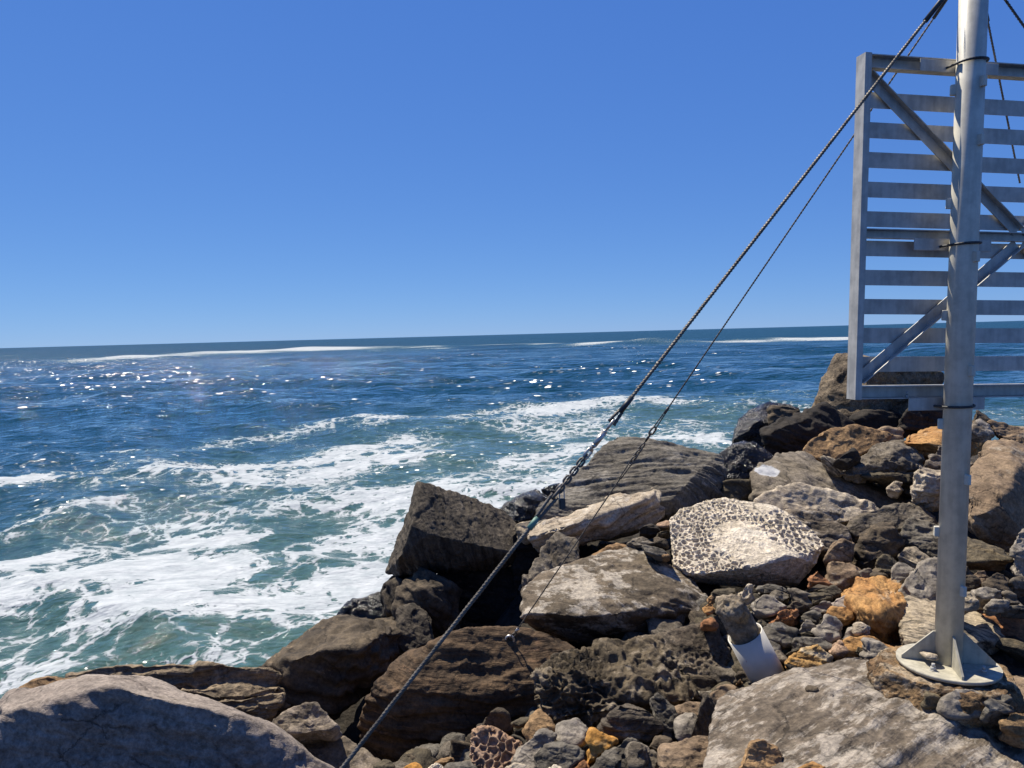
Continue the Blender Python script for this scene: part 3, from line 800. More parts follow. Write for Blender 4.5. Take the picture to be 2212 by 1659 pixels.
# right of the mast
rock('boulder', 'C', 8.0, [(1635, 520, .3), (1640, 100, .8), (1700, 0, 1.0), (1880, -200, 1.4), (1980, -222, 1.5), (2212, -150, 1.4), (2400, 0, 1.2), (2400, 930, .3), (2090, 960, .25), (1880, 770, .1), (1615, 640, .1), (1930, -70, 1.0), (2125, 140, .6), (1980, 500, .1)],
     'huge brown cracked boulder rising beyond the mast', 'tanbrown', 6, thick=.9, axis=(.5, .2, .8), strata=.01, chisel=4, lump=.6)
rock('boulder', 'Q', 11.3, [(1650, 940), (1720, 828), (1800, 850), (1880, 935), (1960, 1070), (1760, 1060)], 'dark brown rounded rock beyond the mast near the sea', 'umber', 5)
rock('boulder', 'Q', 11.0, [(1850, 935), (1980, 968), (2212, 1000), (2400, 1050), (2400, 1250), (2050, 1150), (1900, 1060)], 'broad grey-brown hump of rock bordering the far sea', 'tanbrown', 5, tilt=1.0)
rock('boulder', 'Q', 10.6, [(1650, 960), (1760, 925), (1850, 990), (1910, 1060), (1850, 1110), (1650, 1080)], 'white-speckled grey rock between the orange boulder and the broad hump', 'streak', 5, tilt=.8)
rock('boulder', 'C', 7.3, [(1580, 820, .4), (1650, 815, .4), (2090, 1000, .3), (2085, 1085, .0), (1600, 1100, 0), (1700, 1000, .1)], 'dark flat shelf of rock under the huge cracked boulder', 'olive', 5, thick=.5, strata=.02)
rock('boulder', 'C', 6.9, [(2085, 980), (2110, 930), (2180, 905), (2150, 800), (2230, 730), (2400, 760), (2400, 1300), (2200, 1260), (2130, 1160)], 'pale grey lobed boulder by the huge cracked boulder', 'smooth', 5, tilt=.5, chisel=3)
rock('stone', 'C', 6.8, [(1585, 1100), (1700, 1190), (1725, 1335), (1690, 1400), (1560, 1380)], 'brown shaded rock leaning against the mast foot boulders', 'umber', 4)
rock('stone', 'C', 6.9, [(1700, 1185), (1800, 1190), (1855, 1240), (1730, 1340)], 'tan wedge of stone under the dark flat shelf', 'tanbrown', 4)
rock('stone', 'C', 6.6, [(1785, 1305), (1920, 1198), (2025, 1230), (2085, 1390), (1960, 1430), (1800, 1350)], 'peaked brown-grey stone under the dark flat shelf', 'umber', 5, tilt=.6)
rock('stone', 'C', 6.3, [(1685, 1395), (1800, 1330), (1965, 1380), (1945, 1440), (1790, 1480)], 'rounded light grey stone in front of the peaked brown-grey stone', 'smooth', 4, tilt=.8)
rock('stone', 'C', 6.2, [(1965, 1440), (2030, 1388), (2110, 1430), (2195, 1535), (2000, 1535)], 'grey-brown stone beside the rounded light grey stone', 'grey', 4, tilt=.8)
rock('stone', 'C', 6.1, [(1835, 1555), (1900, 1488), (2015, 1500), (2015, 1545), (1880, 1580)], 'small flat pale stone at the edge of the rusty orange slab', 'smooth', 4)
rock('stone', 'C', 6.1, [(2005, 1545), (2300, 1555), (2300, 1610), (2010, 1580)], 'thin flat grey stone at the edge of the rusty orange slab', 'slate', 4)
rock('stone', 'C', 6.6, [(2055, 1295), (2120, 1250), (2300, 1235), (2300, 1380), (2080, 1380)], 'grey stone under the pale lobed boulder', 'grey', 4)
rock('stone', 'C', 6.0, [(1560, 1390), (1640, 1395), (1725, 1530), (1620, 1600), (1540, 1580)], 'speckled black-and-white stone just behind the mast', 'zebra', 4)

# --- bottom right slab, footing stones
SLAB_DROP = 2.2
rock('flat_rock', 'N', None, [(1551, 1505, .06), (1600, 1484, .04), (1720, 1456), (1752, 1458), (1784, 1426), (1823, 1412), (1852, 1409), (1888, 1418), (1906, 1457), (1935, 1509), (1990, 1526), (2060, 1556, .03), (2130, 1595, .1), (2230, 1640, .2), (2320, 1700, .3), (2320, 1860, .25), (1470, 1860, .06), (1515, 1700, .1), (1541, 1600, .1), (1561, 1555, .08), (1800, 1560, -.06), (1900, 1640, -.05)],
     'broad brown-grey slab streaked with white salt in front of the mast', 'streak', 6, plane=SLAB_DROP, slab=.55, axis=(-.5, .6, .55), strata=.012, sfreq=13, chisel=0, lump=.3, blocky=.35)
rock('stone', 'G', None, [(1808, 835), (1840, 812), (1885, 822), (1870, 842)], 'tiny dark chip of stone lying on the salt-streaked slab', 'umber', 3, plane=SLAB_DROP - .03, slab=.03, chisel=0)
rock('stone', 'G', None, [(1955, 885), (2010, 865), (2090, 878), (2040, 898)], 'tiny thin pale flake lying on the salt-streaked slab', 'dust', 3, plane=SLAB_DROP - .03, slab=.02, chisel=0)
rock('stone', 'D', 4.28, [(1372, 920), (1500, 828), (1680, 828), (1800, 895), (1815, 990), (1790, 1110), (1440, 1120), (1370, 1040)], 'flat-topped grey stone with brown sides under the mortar footing', 'smooth', 5, tilt=.6, thick=.22, chisel=4, axis=Z, strata=.012)
rock('stone', 'D', 4.38, [(1155, 960), (1220, 850), (1345, 865), (1360, 1070), (1280, 1100), (1175, 1030)], 'squarish olive stone wedged under the mortar footing', 'olive', 4, tilt=.3, thick=.2)
rock('stone', 'D', 4.3, [(1825, 885), (1930, 838), (2085, 905), (2090, 985), (1900, 940)], 'grey layered stone under the edge of the mortar footing', 'slate', 4, tilt=.7, axis=(.5, 0, 1), strata=.015, sfreq=20)
rock('stone', 'D', 4.2, [(1805, 970), (1900, 935), (2085, 1005), (2065, 1060), (1850, 1075)], 'grey layered stone below another grey layered stone', 'slate', 4, tilt=.7, axis=(.5, 0, 1), strata=.015, sfreq=20)
rock('stone', 'D', 4.1, [(2025, 1115), (2110, 1055), (2300, 1085), (2300, 1340), (2030, 1200)], 'rough orange-brown stone beside the grey layered footing stones', 'mortar', 4, tilt=.5)

# --- rocks left of the pipe
rock('boulder', 'G', 5.95, [(38, 315), (90, 258), (370, 228), (480, 200), (700, 168), (760, 148), (870, 168), (980, 300), (1110, 500), (1180, 640), (1060, 760), (900, 790), (700, 870), (600, 780), (400, 420)],
     'gritty pitted brown-grey boulder beside the white pipe', 'gritty', 6, tilt=.9, thick=.5, chisel=4, strata=.0, fine=2.2, pits=[dict(freq=19, depth=.02, wall=.1, bias=.1)])
rock('boulder', 'I', 5.55, [(778, 668, .3), (900, 620, .45), (1080, 480, .6), (1250, 418, .65), (1460, 368, .7), (1560, 352, .7), (1750, 368, .7), (1900, 368, .7), (2080, 288, .8), (2150, 305, .75), (2400, 700, .4), (2530, 890, .3), (2480, 960, .15), (2240, 1000, .1), (2000, 930, 0), (1500, 1080, 0), (1480, 1250, .1), (1100, 1180, .1), (920, 1180, .1), (855, 1000, .15), (798, 870, .2), (1160, 620, .2), (1700, 700, .15)],
     'dark brown boulder with honeycombed corner and orange streaks', 'honey', 6, thick=.4, down=.1, chisel=3, strata=.0, fine=1.6, pits=[dict(freq=13, depth=.04, wall=.08, bias=.12, near=(at(*px('I', 950, 750), 5.9), .62)), dict(freq=6, depth=.028, wall=.12, bias=-.1)], blocky=1.6)

# --- bottom centre stones
BC = 'stones heaped at the foot of the dark honeycombed boulder'


def bc(zone, d, pts, label, mat, level=5, **kw):
    kw.setdefault('tilt', .75)
    rock('stone', zone, d, pts, label, mat, level, down=.06, **kw)


bc('I', 4.95, [(125, 1430), (158, 1260), (260, 1218), (430, 1235), (560, 1310), (705, 1410), (600, 1600), (470, 1680), (300, 1720), (125, 1600)], 'pinkish honeycombed stone with big open pits', 'pink', 6, chisel=3, strata=0, pits=[dict(freq=17, depth=.030, wall=.1, bias=.4)])
bc('I', 5.5, [(215, 1190), (390, 1005), (450, 1020), (530, 1100), (615, 1260), (400, 1340), (200, 1300)], 'shaded brown ribbed stone behind the pink honeycombed stone', 'umber', axis=(.3, .3, 1), strata=.02, sfreq=16, tilt=.3)
bc('I', 5.3, [(600, 1190), (690, 1135), (760, 1130), (720, 1180), (640, 1215)], 'thin olive flake of stone in shadow', 'olive', 4)
bc('I', 5.1, [(675, 1290), (780, 1110), (860, 1030), (935, 1160), (1030, 1250), (900, 1380), (740, 1380)], 'tan-grey stone leaning on the honeycombed corner', 'tan', 4)
bc('I', 4.75, [(585, 1565), (660, 1430), (760, 1350), (930, 1250), (1020, 1300), (1015, 1390), (900, 1480), (790, 1620), (770, 1750), (600, 1700)], 'grey rounded stone between pink honeycombed stone and amber stone', 'smooth', chisel=6)
bc('I', 4.95, [(1028, 1300), (1100, 1150), (1230, 1100), (1290, 1150), (1375, 1280), (1335, 1390), (1250, 1440), (1050, 1400)], 'upright light grey stone beside the amber stone', 'smooth', chisel=6)
bc('I', 4.6, [(835, 1540), (960, 1430), (1060, 1388), (1250, 1430), (1315, 1480), (1295, 1570), (1140, 1690), (880, 1700)], 'flat-topped grey stone in front of the upright grey stone', 'slate', chisel=6)
bc('I', 4.7, [(1325, 1530), (1360, 1320), (1400, 1238), (1500, 1228), (1600, 1290), (1668, 1350), (1640, 1410), (1540, 1510), (1460, 1580), (1350, 1605)], 'bright amber sandstone lump among the grey stones', 'amber', chisel=5, tilt=.6)
bc('I', 4.5, [(1390, 1680), (1500, 1560), (1780, 1338), (1880, 1350), (1975, 1420), (1965, 1510), (1820, 1680), (1600, 1760)], 'long grey-brown stone touching the amber stone', 'slate', chisel=6)
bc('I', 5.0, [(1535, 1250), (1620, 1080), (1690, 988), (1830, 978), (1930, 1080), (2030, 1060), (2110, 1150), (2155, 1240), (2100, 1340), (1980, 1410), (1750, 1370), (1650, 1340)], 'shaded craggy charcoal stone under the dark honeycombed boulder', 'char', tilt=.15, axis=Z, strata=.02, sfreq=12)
bc('G', 5.0, [(155, 925), (240, 878), (290, 908), (385, 1010), (445, 1140), (445, 1280), (495, 1370), (300, 1330), (240, 1100)], 'tall grey splinter of stone standing on end', 'slate', tilt=.5)
bc('G', 5.25, [(385, 1000), (650, 958), (900, 985), (920, 1030), (700, 1100), (470, 1160), (430, 1140)], 'flat tan stone behind the standing splinter', 'tanbrown', 4, tilt=1.0)
bc('G', 4.85, [(435, 1165), (540, 1068), (630, 1070), (645, 1150), (585, 1360), (490, 1390)], 'pale grey stone beside the dark pointed stone', 'smooth', 4)
bc('G', 4.8, [(575, 1370), (680, 1000), (720, 885), (790, 910), (855, 1040), (875, 1150), (865, 1310), (810, 1380), (640, 1390)], 'dark pointed stone with cracked upright grain', 'char', tilt=.2, axis=(.9, 0, .3), strata=.012, sfreq=22)
bc('G', 5.2, [(785, 880), (880, 800), (1000, 760), (1060, 800), (1105, 900), (1045, 1020), (1000, 1060), (850, 970)], 'smooth brown stone at the corner of the salt-streaked slab', 'tanbrown', strata=.004, tilt=.6)
bc('G', 5.3, [(1095, 800), (1170, 765), (1245, 760), (1250, 810), (1110, 940)], 'small olive stone in the pipe shadow', 'olive', 4)
bc('G', 5.35, [(1055, 745), (1110, 700), (1135, 750), (1080, 790)], 'little tan pebble in the pipe shadow', 'tan', 3)
bc('G', 4.4, [(-60, 1400), (0, 1368), (60, 1380), (112, 1420), (105, 1570), (20, 1700), (-60, 1700)], 'grey-brown stone cut by the long grey-brown stone', 'grey', 4)
bc('G', 4.7, [(108, 1420), (200, 1338), (375, 1328), (345, 1400), (280, 1500), (210, 1500)], 'brown flat stone beneath the standing splinter', 'umber', 4)
bc('G', 4.45, [(95, 1460), (210, 1440), (275, 1550), (240, 1720), (40, 1720)], 'rough small grey stone beside the knobbly brown stone', 'grey', 4)
bc('G', 4.2, [(285, 1490), (300, 1430), (600, 1340), (680, 1318), (800, 1370), (900, 1430), (1115, 1490), (1090, 1760), (300, 1760)], 'broad brown stone with a knobbly white seam', 'tanbrown', 5, tilt=.9, chisel=5)
bc('G', 3.85, [(1075, 1700), (1150, 1450), (1230, 1378), (1340, 1348), (1490, 1430), (1545, 1520), (1590, 1700)], 'khaki triangular stone resting against the salt-streaked slab', 'tan', 5, tilt=.5, strata=.006)
bc('G', 3.6, [(1690, 1680), (1800, 1600), (1900, 1585), (2020, 1660), (1900, 1760)], 'orange stone on the near edge of the salt-streaked slab', 'orange', 4)
bc('K', 5.1, [(720, 1700), (780, 1578), (880, 1558), (960, 1680), (850, 1760)], 'dark green-brown stone at the foot of the bedded brown boulder', 'olive', 4)
bc('K', 4.9, [(970, 1690), (1060, 1630), (1160, 1578), (1260, 1650), (1150, 1740)], 'knobbly amber stone at the foot of the bedded brown boulder', 'amber', 4)
bc('K', 4.9, [(1255, 1690), (1360, 1575), (1450, 1605), (1510, 1690), (1380, 1740)], 'white pitted stone at the foot of the bedded brown boulder', 'pale', 5, strata=0, pits=[dict(freq=24, depth=.018, wall=.1, bias=.4)])
bc('K', 4.9, [(1490, 1640), (1560, 1605), (1740, 1598), (1800, 1660), (1700, 1740), (1520, 1740)], 'low grey stone before the pink honeycombed stone', 'slate', 4)
bc('K', 5.3, [(1380, 1610), (1450, 1570), (1530, 1552), (1500, 1600)], 'thin tan chip of stone in the black hollow', 'tan', 4)
bc('I', 4.6, [(480, 1680), (600, 1590), (720, 1620), (780, 1700), (600, 1760)], 'whitish stone under the pink honeycombed stone', 'bone', 4)
bc('I', 4.5, [(920, 1700), (990, 1610), (1060, 1590), (1130, 1650), (1200, 1700), (1050, 1760)], 'small white pitted stone beneath the flat-topped grey stone', 'pale', 4, pits=[dict(freq=26, depth=.012, bias=.3)])
bc('I', 4.55, [(1230, 1690), (1290, 1600), (1340, 1560), (1350, 1650), (1320, 1740)], 'small rusty stone under the amber lump', 'rust', 4)

# --- field of stones between pipe, honeycomb boulder and mast
RUB = CAM_Z - 2.38


def fs(zone, pts, label, mat, level=4, lift=0.0, **kw):
    ys = [px(zone, p[0], p[1])[1] for p in pts]
    xs = [px(zone, p[0], p[1])[0] for p in pts]
    p = on_level(sum(xs) / len(xs), max(ys), RUB + lift)
    d = (p - CAM) @ fwd
    kw.setdefault('tilt', .8)
    rock('stone', zone, d, pts, label, mat, level, down=.08, **kw)


fs('R', [(-30, 300), (70, 258), (240, 295), (268, 335), (0, 370)], 'flat slate-grey stone below the honeycomb boulder shadow', 'slate')
fs('R', [(30, 355), (150, 323), (290, 370), (312, 405), (240, 450), (140, 410)], 'flat brown-grey stone overlapping a big pale grey stone', 'grey')
fs('R', [(-90, 420), (0, 368), (60, 353), (140, 400), (285, 500), (200, 545), (0, 600), (-60, 560)], 'big pale grey angular stone with a black cast shadow', 'smooth', 5)
fs('R', [(268, 315), (300, 268), (380, 310), (450, 360), (555, 475), (500, 510), (330, 425)], 'long pitted grey stone pointing down towards the mast', 'grey', 5)
fs('R', [(278, 510), (340, 423), (440, 480), (505, 505), (400, 560)], 'dark brown wedge of stone under the long pitted stone', 'umber', tilt=.3)
fs('R', [(435, 345), (560, 328), (785, 380), (775, 415), (560, 480)], 'broad flat olive-grey stone behind the long pitted stone', 'olive')
fs('R', [(580, 330), (770, 272), (810, 345), (780, 385)], 'flat olive stone tucked under the big orange boulder', 'olive')
fs('R', [(495, 520), (610, 450), (690, 428), (735, 500), (690, 550), (550, 555)], 'speckled light grey stone beside the orange oval stone', 'smooth')
fs('R', [(715, 500), (760, 420), (860, 378), (960, 368), (975, 440), (880, 515)], 'lilac-grey broken stone against the big orange boulder', 'dust')
fs('R', [(105, 590), (160, 540), (250, 512), (390, 528), (425, 590), (330, 680), (240, 690), (118, 650)], 'knobbly orange-brown stone with a raised vein', 'rust', 5, pits=[dict(freq=20, depth=.015, bias=.1)])
fs('R', [(425, 570), (560, 538), (625, 600), (575, 670), (430, 635)], 'grey stone beside the knobbly orange-brown stone', 'slate')
fs('R', [(675, 570), (740, 488), (890, 500), (985, 610), (880, 660), (760, 620)], 'orange oval stone leaning on the big orange boulder', 'orange', 5)
fs('R', [(578, 710), (600, 608), (680, 575), (775, 600), (865, 690), (865, 750), (740, 870), (590, 800)], 'round grey boulder-like stone with pale top', 'smooth', 5, tilt=.55)
fs('R', [(375, 750), (430, 632), (520, 635), (605, 760), (480, 790)], 'pale cracked flat-faced stone touching the round grey stone', 'smooth')
fs('R', [(28, 800), (60, 668), (200, 678), (385, 722), (310, 780), (305, 890), (170, 905)], 'angular grey block of stone near the pipe top', 'slate', 5, tilt=.5)
fs('R', [(265, 960), (310, 800), (450, 788), (640, 808), (745, 885), (735, 975), (600, 980), (480, 930)], 'long dark grey stone above the golden banded stone', 'slate', 5, tilt=.5)
fs('R', [(300, 780), (500, 735), (620, 790), (700, 840), (450, 800)], 'olive grey stone behind the long dark grey stone', 'olive')
fs('R', [(245, 1050), (480, 903), (560, 908), (735, 1010), (600, 1130), (500, 1185), (280, 1095)], 'golden banded stone beside the white pipe', 'gold', 5, tilt=.6)
fs('R', [(735, 900), (820, 828), (885, 900), (905, 975), (860, 1010), (740, 995)], 'knobbly pink stone next to the golden banded stone', 'pink', pits=[dict(freq=14, depth=-.012, bias=.3)])
fs('R', [(850, 850), (950, 798), (1100, 805), (1460, 960), (1400, 1010), (960, 995), (895, 975)], 'smooth orange slab-like stone with ripple lines', 'orange', 5, tilt=1.1, strata=.006)
fs('R', [(1075, 820), (1120, 808), (1405, 980), (1180, 1030), (1105, 1010)], 'white-grey wedge stone lying on the smooth orange stone', 'smooth', lift=.05)
fs('R', [(815, 840), (900, 740), (1010, 700), (1015, 800), (850, 855)], 'light grey wedge stone above the smooth orange stone', 'smooth')
fs('R', [(975, 700), (1040, 658), (1115, 700), (1000, 785)], 'little beige stone on top of the light grey wedge', 'bone', lift=.06)
fs('R', [(1035, 790), (1090, 708), (1155, 780), (1080, 820)], 'little peach stone beside the little beige stone', 'pink', lift=.03)
fs('R', [(960, 980), (1000, 903), (1085, 930), (1115, 1030)], 'small grey-green wedge stone in front of the smooth orange stone', 'olive')
fs('R', [(225, 1090), (330, 1085), (445, 1140), (435, 1215), (340, 1210)], 'grey-brown stone in shade under the golden banded stone', 'umber')
fs('R', [(50, 845), (160, 900), (170, 960), (100, 960)], 'small grey stone squeezed behind the white pipe', 'slate')
fs('R', [(145, 955), (200, 968), (245, 1065), (170, 1060)], 'small grey-tan stone next to the white pipe', 'grey')
fs('R', [(985, 540), (1040, 560), (1060, 640), (1000, 650)], 'small tan stone under the overhang of the big orange boulder', 'tan')
fs('R', [(600, 560), (650, 540), (690, 570), (640, 600)], 'tiny dark stone between the round grey stone and a grey stone', 'umber', 3)
fs('F', [(785, 880), (850, 828), (1050, 828), (1072, 870), (1050, 945), (830, 935)], 'flat olive-grey stone just below the honeycomb boulder', 'olive')
fs('F', [(1058, 920), (1110, 840), (1190, 788), (1262, 808), (1252, 910), (1150, 975), (1070, 1005)], 'knobbly whitish stone below the honeycomb boulder', 'bone', 5, pits=[dict(freq=15, depth=.02, bias=.1)])
fs('F', [(1262, 830), (1390, 788), (1565, 820), (1595, 860), (1330, 890)], 'thin dark grey stone in front of the honeycomb boulder', 'slate')
fs('F', [(715, 1030), (810, 965), (835, 1050), (770, 1095)], 'small orange stone behind the concrete-filled pipe', 'orange')
fs('F', [(760, 930), (800, 900), (828, 940), (800, 980)], 'little yellow-tan stone behind the concrete-filled pipe', 'tan', 3)
fs('F', [(735, 1160), (770, 1145), (838, 1150), (838, 1230), (738, 1225)], 'small red-brown stone at the side of the concrete-filled pipe', 'rust')
fs('F', [(1265, 1180), (1330, 1155), (1400, 1190), (1360, 1300), (1290, 1260)], 'greenish stone beside the pipe sleeve rim', 'olive')
fs('F', [(1600, 830), (1800, 900), (2000, 940), (1900, 1000), (1700, 960)], 'grey stone half hidden under other stones near the honeycomb boulder', 'slate')
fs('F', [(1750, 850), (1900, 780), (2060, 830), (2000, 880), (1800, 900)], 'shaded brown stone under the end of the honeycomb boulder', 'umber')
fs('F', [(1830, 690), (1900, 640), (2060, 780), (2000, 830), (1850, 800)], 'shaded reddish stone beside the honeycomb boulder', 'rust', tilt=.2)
fs('M', [(1522, 380), (1560, 300), (1650, 278), (1825, 360), (1760, 380), (1560, 395)], 'flat tan-grey stone between honeycomb boulder and pale-topped slab', 'grey', lift=.1)
fs('M', [(1655, 385), (1760, 385), (1900, 430), (1945, 485), (1890, 525), (1670, 440)], 'flat dark stone between honeycomb and salt-splashed boulders', 'slate', lift=.1)
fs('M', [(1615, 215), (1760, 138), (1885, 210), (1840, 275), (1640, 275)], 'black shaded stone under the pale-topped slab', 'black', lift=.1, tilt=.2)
fs('M', [(1845, 160), (1950, 108), (1985, 180), (1870, 200)], 'little salmon pink stone touching the honeycomb boulder', 'pink', lift=.15)
fs('M', [(1815, 250), (1960, 218), (1975, 270), (1850, 285)], 'small flat olive stone touching the honeycomb boulder', 'olive', lift=.12)
fs('M', [(1890, 480), (1940, 470), (1960, 505), (1900, 520)], 'little round tan pebble between honeycomb and salt-splashed boulders', 'tan', 3, lift=.1)
fs('M', [(1820, 300), (1900, 330), (1935, 400), (1850, 390)], 'dark wedge stone against the side of the honeycomb boulder', 'umber', lift=.1)

# ------------------------------------------------------------------ concrete block
rock('concrete_block', 'Q', 13.0, [(230, 235, 1.1), (190, 400, 1.0), (90, 580, .95), (20, 800, .9), (10, 1000, .9), (510, 1040, 0), (1300, 1040, .35), (1360, 740, .35), (1385, 430, .35), (820, 322, .12), (605, 282, 0), (575, 490, -.02)],
     'large rough aggregate concrete block overlooking the sea', 'agg', 6, thick=1.2, down=0, chisel=0, strata=0, lump=.18, fine=1.6, soft=1, cat='concrete block')

def seg_dist(P, line):
    best = np.full(len(P), 1e9)
    for a, b in zip(line[:-1], line[1:]):
        ab = b - a
        t = np.clip(((P - a) @ ab) / (ab @ ab + 1e-9), 0, 1)
        best = np.minimum(best, np.hypot(*(P - a - t[:, None] * ab).T))
    return best


def inside(P, poly):
    r = np.zeros(len(P), bool)
    n = len(poly)
    for i in range(n):
        a, b = poly[i], poly[(i + 1) % n]
        c = ((a[1] > P[:, 1]) != (b[1] > P[:, 1])) & (P[:, 0] < (b[0] - a[0]) * (P[:, 1] - a[1]) / (b[1] - a[1] + 1e-12) + a[0])
        r ^= c
    return r


SHORE = np.array([(-9, 3.2), (-6, 5.5), (-4.4, 7.3), (-2.9, 8.6), (-1.7, 9.9), (.3, 10.7), (2.6, 12.1), (3.8, 13.3), (5.6, 14.6), (9, 15.6), (16, 15.8)])
LAND = np.concatenate([SHORE, np.array([(16, -5), (-9, -5)])])
# ------------------------------------------------------------------ rubble core under the rocks and fill stones
cs = np.array([r[0] for r in ROCKS])
cb = np.array([r[1] for r in ROCKS])
sz = np.array([r[2].max() for r in ROCKS])
ctl = np.column_stack([cs[:, 0], cs[:, 1], np.maximum(np.where(sz < .55, cb - .06, cb - .35), 0.2)])
extra = []
for x, y in ((-4, 1), (-2, 1), (0, 1), (2, 1), (4, 1.5), (6, 3), (8, 5), (9, 8), (9.5, 11)):
    extra.append((x, y, 2.5))
ctl = np.concatenate([ctl, np.array(extra)])
gx, gy = np.meshgrid(np.linspace(-10, 16, 190), np.linspace(0.5, 22, 170), indexing='ij')
gp = np.column_stack([gx.ravel(), gy.ravel()])


def core_z(p):
    d2 = (p[:, None, 0] - ctl[None, :, 0]) ** 2 + (p[:, None, 1] - ctl[None, :, 1]) ** 2 + 0.05
    w = d2 ** -1.8
    z = (w * ctl[None, :, 2]).sum(1) / w.sum(1)
    sgn = np.where(inside(p, LAND), -1.0, 1.0)
    return np.minimum(z, 1.9 - 1.05 * np.maximum(sgn * seg_dist(p, SHORE), -.6))       # falls away seaward of the shoulder


gz = core_z(gp) - 0.12
gz += 0.10 * perlin(np.column_stack([gp * 2.4, gz * 0]), 5) + 0.05 * perlin(np.column_stack([gp * 6, gz * 0]), 6)
nx, ny = gx.shape
ii = np.arange(nx * ny).reshape(nx, ny)
ff = np.stack([ii[:-1, :-1], ii[1:, :-1], ii[1:, 1:], ii[:-1, 1:]], -1).reshape(-1, 4)
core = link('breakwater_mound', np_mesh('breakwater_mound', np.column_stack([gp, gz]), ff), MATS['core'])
core['kind'] = 'structure'
core['label'] = 'dark rubble mound of the breakwater under the boulders'

# the armour goes on past the picture: more boulders on the landward side of the mast
src = [o for o in col.objects if o.name.startswith('boulder') and .5 < max(o.dimensions) < 2.2][::4]
rb = random.Random(4)
for k, (x, y) in enumerate([(4.9, 5.2), (5.4, 6.6), (6.3, 7.6), (6.6, 5.9), (7.2, 9.2), (7.9, 7.7), (8.4, 10.4), (7.6, 11.9), (9.2, 12.6), (6.0, 4.6), (7.6, 4.9), (8.9, 6.3), (9.6, 8.6), (10.2, 10.8), (4.7, 3.9), (10.4, 13.2)]):
    o = src[k % len(src)].copy()
    col.objects.link(o)
    o.rotation_euler = (rb.uniform(-.3, .3), rb.uniform(-.3, .3), rb.uniform(0, 6.28))
    f_ = 1.35 / max(o.dimensions) * rb.uniform(.8, 1.15)
    o.scale = (f_, f_, f_)
    o.location = (x, y, float(core_z(np.array([[x, y]]))[0]) + .12)
    tag(o, 'weathered boulder on the landward side past the mast', 'rock', 'boulders past the mast')

# loose rubble filling gaps, copies of a few stone shapes
protos = []
for k in range(8):
    r = np.random.RandomState(100 + k)
    q = r.uniform(-1, 1, (16, 3)) * np.array([1, r.uniform(.6, .9), r.uniform(.4, .75)])
    c, v, f = rock_shape(q * .5, 3, 300 + k, lump=1.0, strata=.02, sfreq=6, chisel=8)
    protos.append(np_mesh('stone', v, f))
fill_kinds = [('umber', 'dark brown'), ('slate', 'grey'), ('olive', 'olive'), ('grey', 'grey-brown')]
ANCHORS = [(-2.2, 5.2, 'dusty pink-grey boulder'), (-2.9, 7.3, 'long layered ledge'), (-1.8, 7.6, 'broad brown-grey boulder'), (-.5, 6.7, 'bedded brown boulder'), (-.7, 9.4, 'tilted charcoal block'),
           (1.6, 10.2, 'grooved slab'), (1.1, 9.2, 'pale-topped slab'), (1.0, 7.6, 'salt-splashed brown boulder'), (2.5, 8.4, 'honeycomb boulder'), (4.0, 10.5, 'peaked boulder'), (3.8, 12.2, 'wet black rocks'),
           (5.6, 13.2, 'concrete block'), (4.8, 11.4, 'tan wavy boulder'), (5.4, 9.0, 'huge cracked boulder'), (3.9, 8.6, 'humped tan-grey boulder'), (3.2, 6.6, 'big orange boulder'), (3.2, 5.6, 'striped boulder'),
           (1.8, 5.5, 'white pipe'), (.9, 5.8, 'dark honeycombed boulder'), (2.3, 4.6, 'salt-streaked slab')]
proto_mats = {}
rr = random.Random(11)
cand = []
for k in range(2200):
    x, y = (rr.uniform(-4.5, 8), rr.uniform(4.4, 14.5)) if k % 5 < 2 else (rr.uniform(-1.4, 3.6), rr.uniform(4.2, 7.6))
    cand.append((x, y))
ca = np.array(cand)
cz = core_z(ca)
n_fill = 0
FILL = []
for (x, y), z in zip(cand, cz):
    if n_fill >= 420 or z < 1.0:
        continue
    u, vv, d = proj((x, y, z))
    if not (-50 < u < 2260 and 900 < vv < 1700) or x < -1.6 - 0.25 * (8 - y) - 1.0:
        continue
    kind, lab = fill_kinds[rr.randrange(4)]
    pi = rr.randrange(8)
    key = (pi, kind)
    if key not in proto_mats:
        me = protos[pi].copy()
        me.materials.append(MATS[kind])
        proto_mats[key] = me
    o = bpy.data.objects.new('stone', proto_mats[key])
    col.objects.link(o)
    s = rr.uniform(0.18, 0.46)
    o.scale = (s, s, s)
    o.rotation_euler = (rr.uniform(-.5, .5), rr.uniform(-.5, .5), rr.uniform(0, 6.28))
    o.location = (x, y, z - 0.06)
    anc = min(ANCHORS, key=lambda a: (a[0] - x) ** 2 + (a[1] - y) ** 2)[2]
    tag(o, '%s loose stone down in the gap beside the %s' % (lab, anc), 'rock', 'loose %s stones by the %s' % (lab, anc))
    FILL.append(o)
    n_fill += 1

# ------------------------------------------------------------------ mast
MB_D = 4.7
base = at(*px('D', 1415, 545), MB_D)
A = None
best = 1e9
for k in range(-60, 60):
    a = math.radians(k * 0.1)
    ax = np.array([math.sin(a), 0, math.cos(a)])
    u, v, d = proj(base + ax * 4.0)
    # image line from base to the top of frame should pass x = 2103 at y = 0
    ub, vb, _ = proj(base)
    xt = ub + (u - ub) * (vb - 0) / (vb - v)
    if abs(xt - 2104) < best:
        best, A = abs(xt - 2104), ax
AX = Vector(A)
BASE = Vector(base)
PU = Vector((math.cos(math.radians(9.6)), math.sin(math.radians(9.6)), 0))      # along the panel, to the right
PU = (PU - AX * PU.dot(AX)).normalized()
PW = AX.cross(PU).normalized()                                                  # away from the camera, towards the sea
if PW.y < 0:
    PW = -PW
MR = 0.0765
mast_m = Matrix((PU, PW, AX)).transposed().to_4x4()
mast_m.translation = BASE


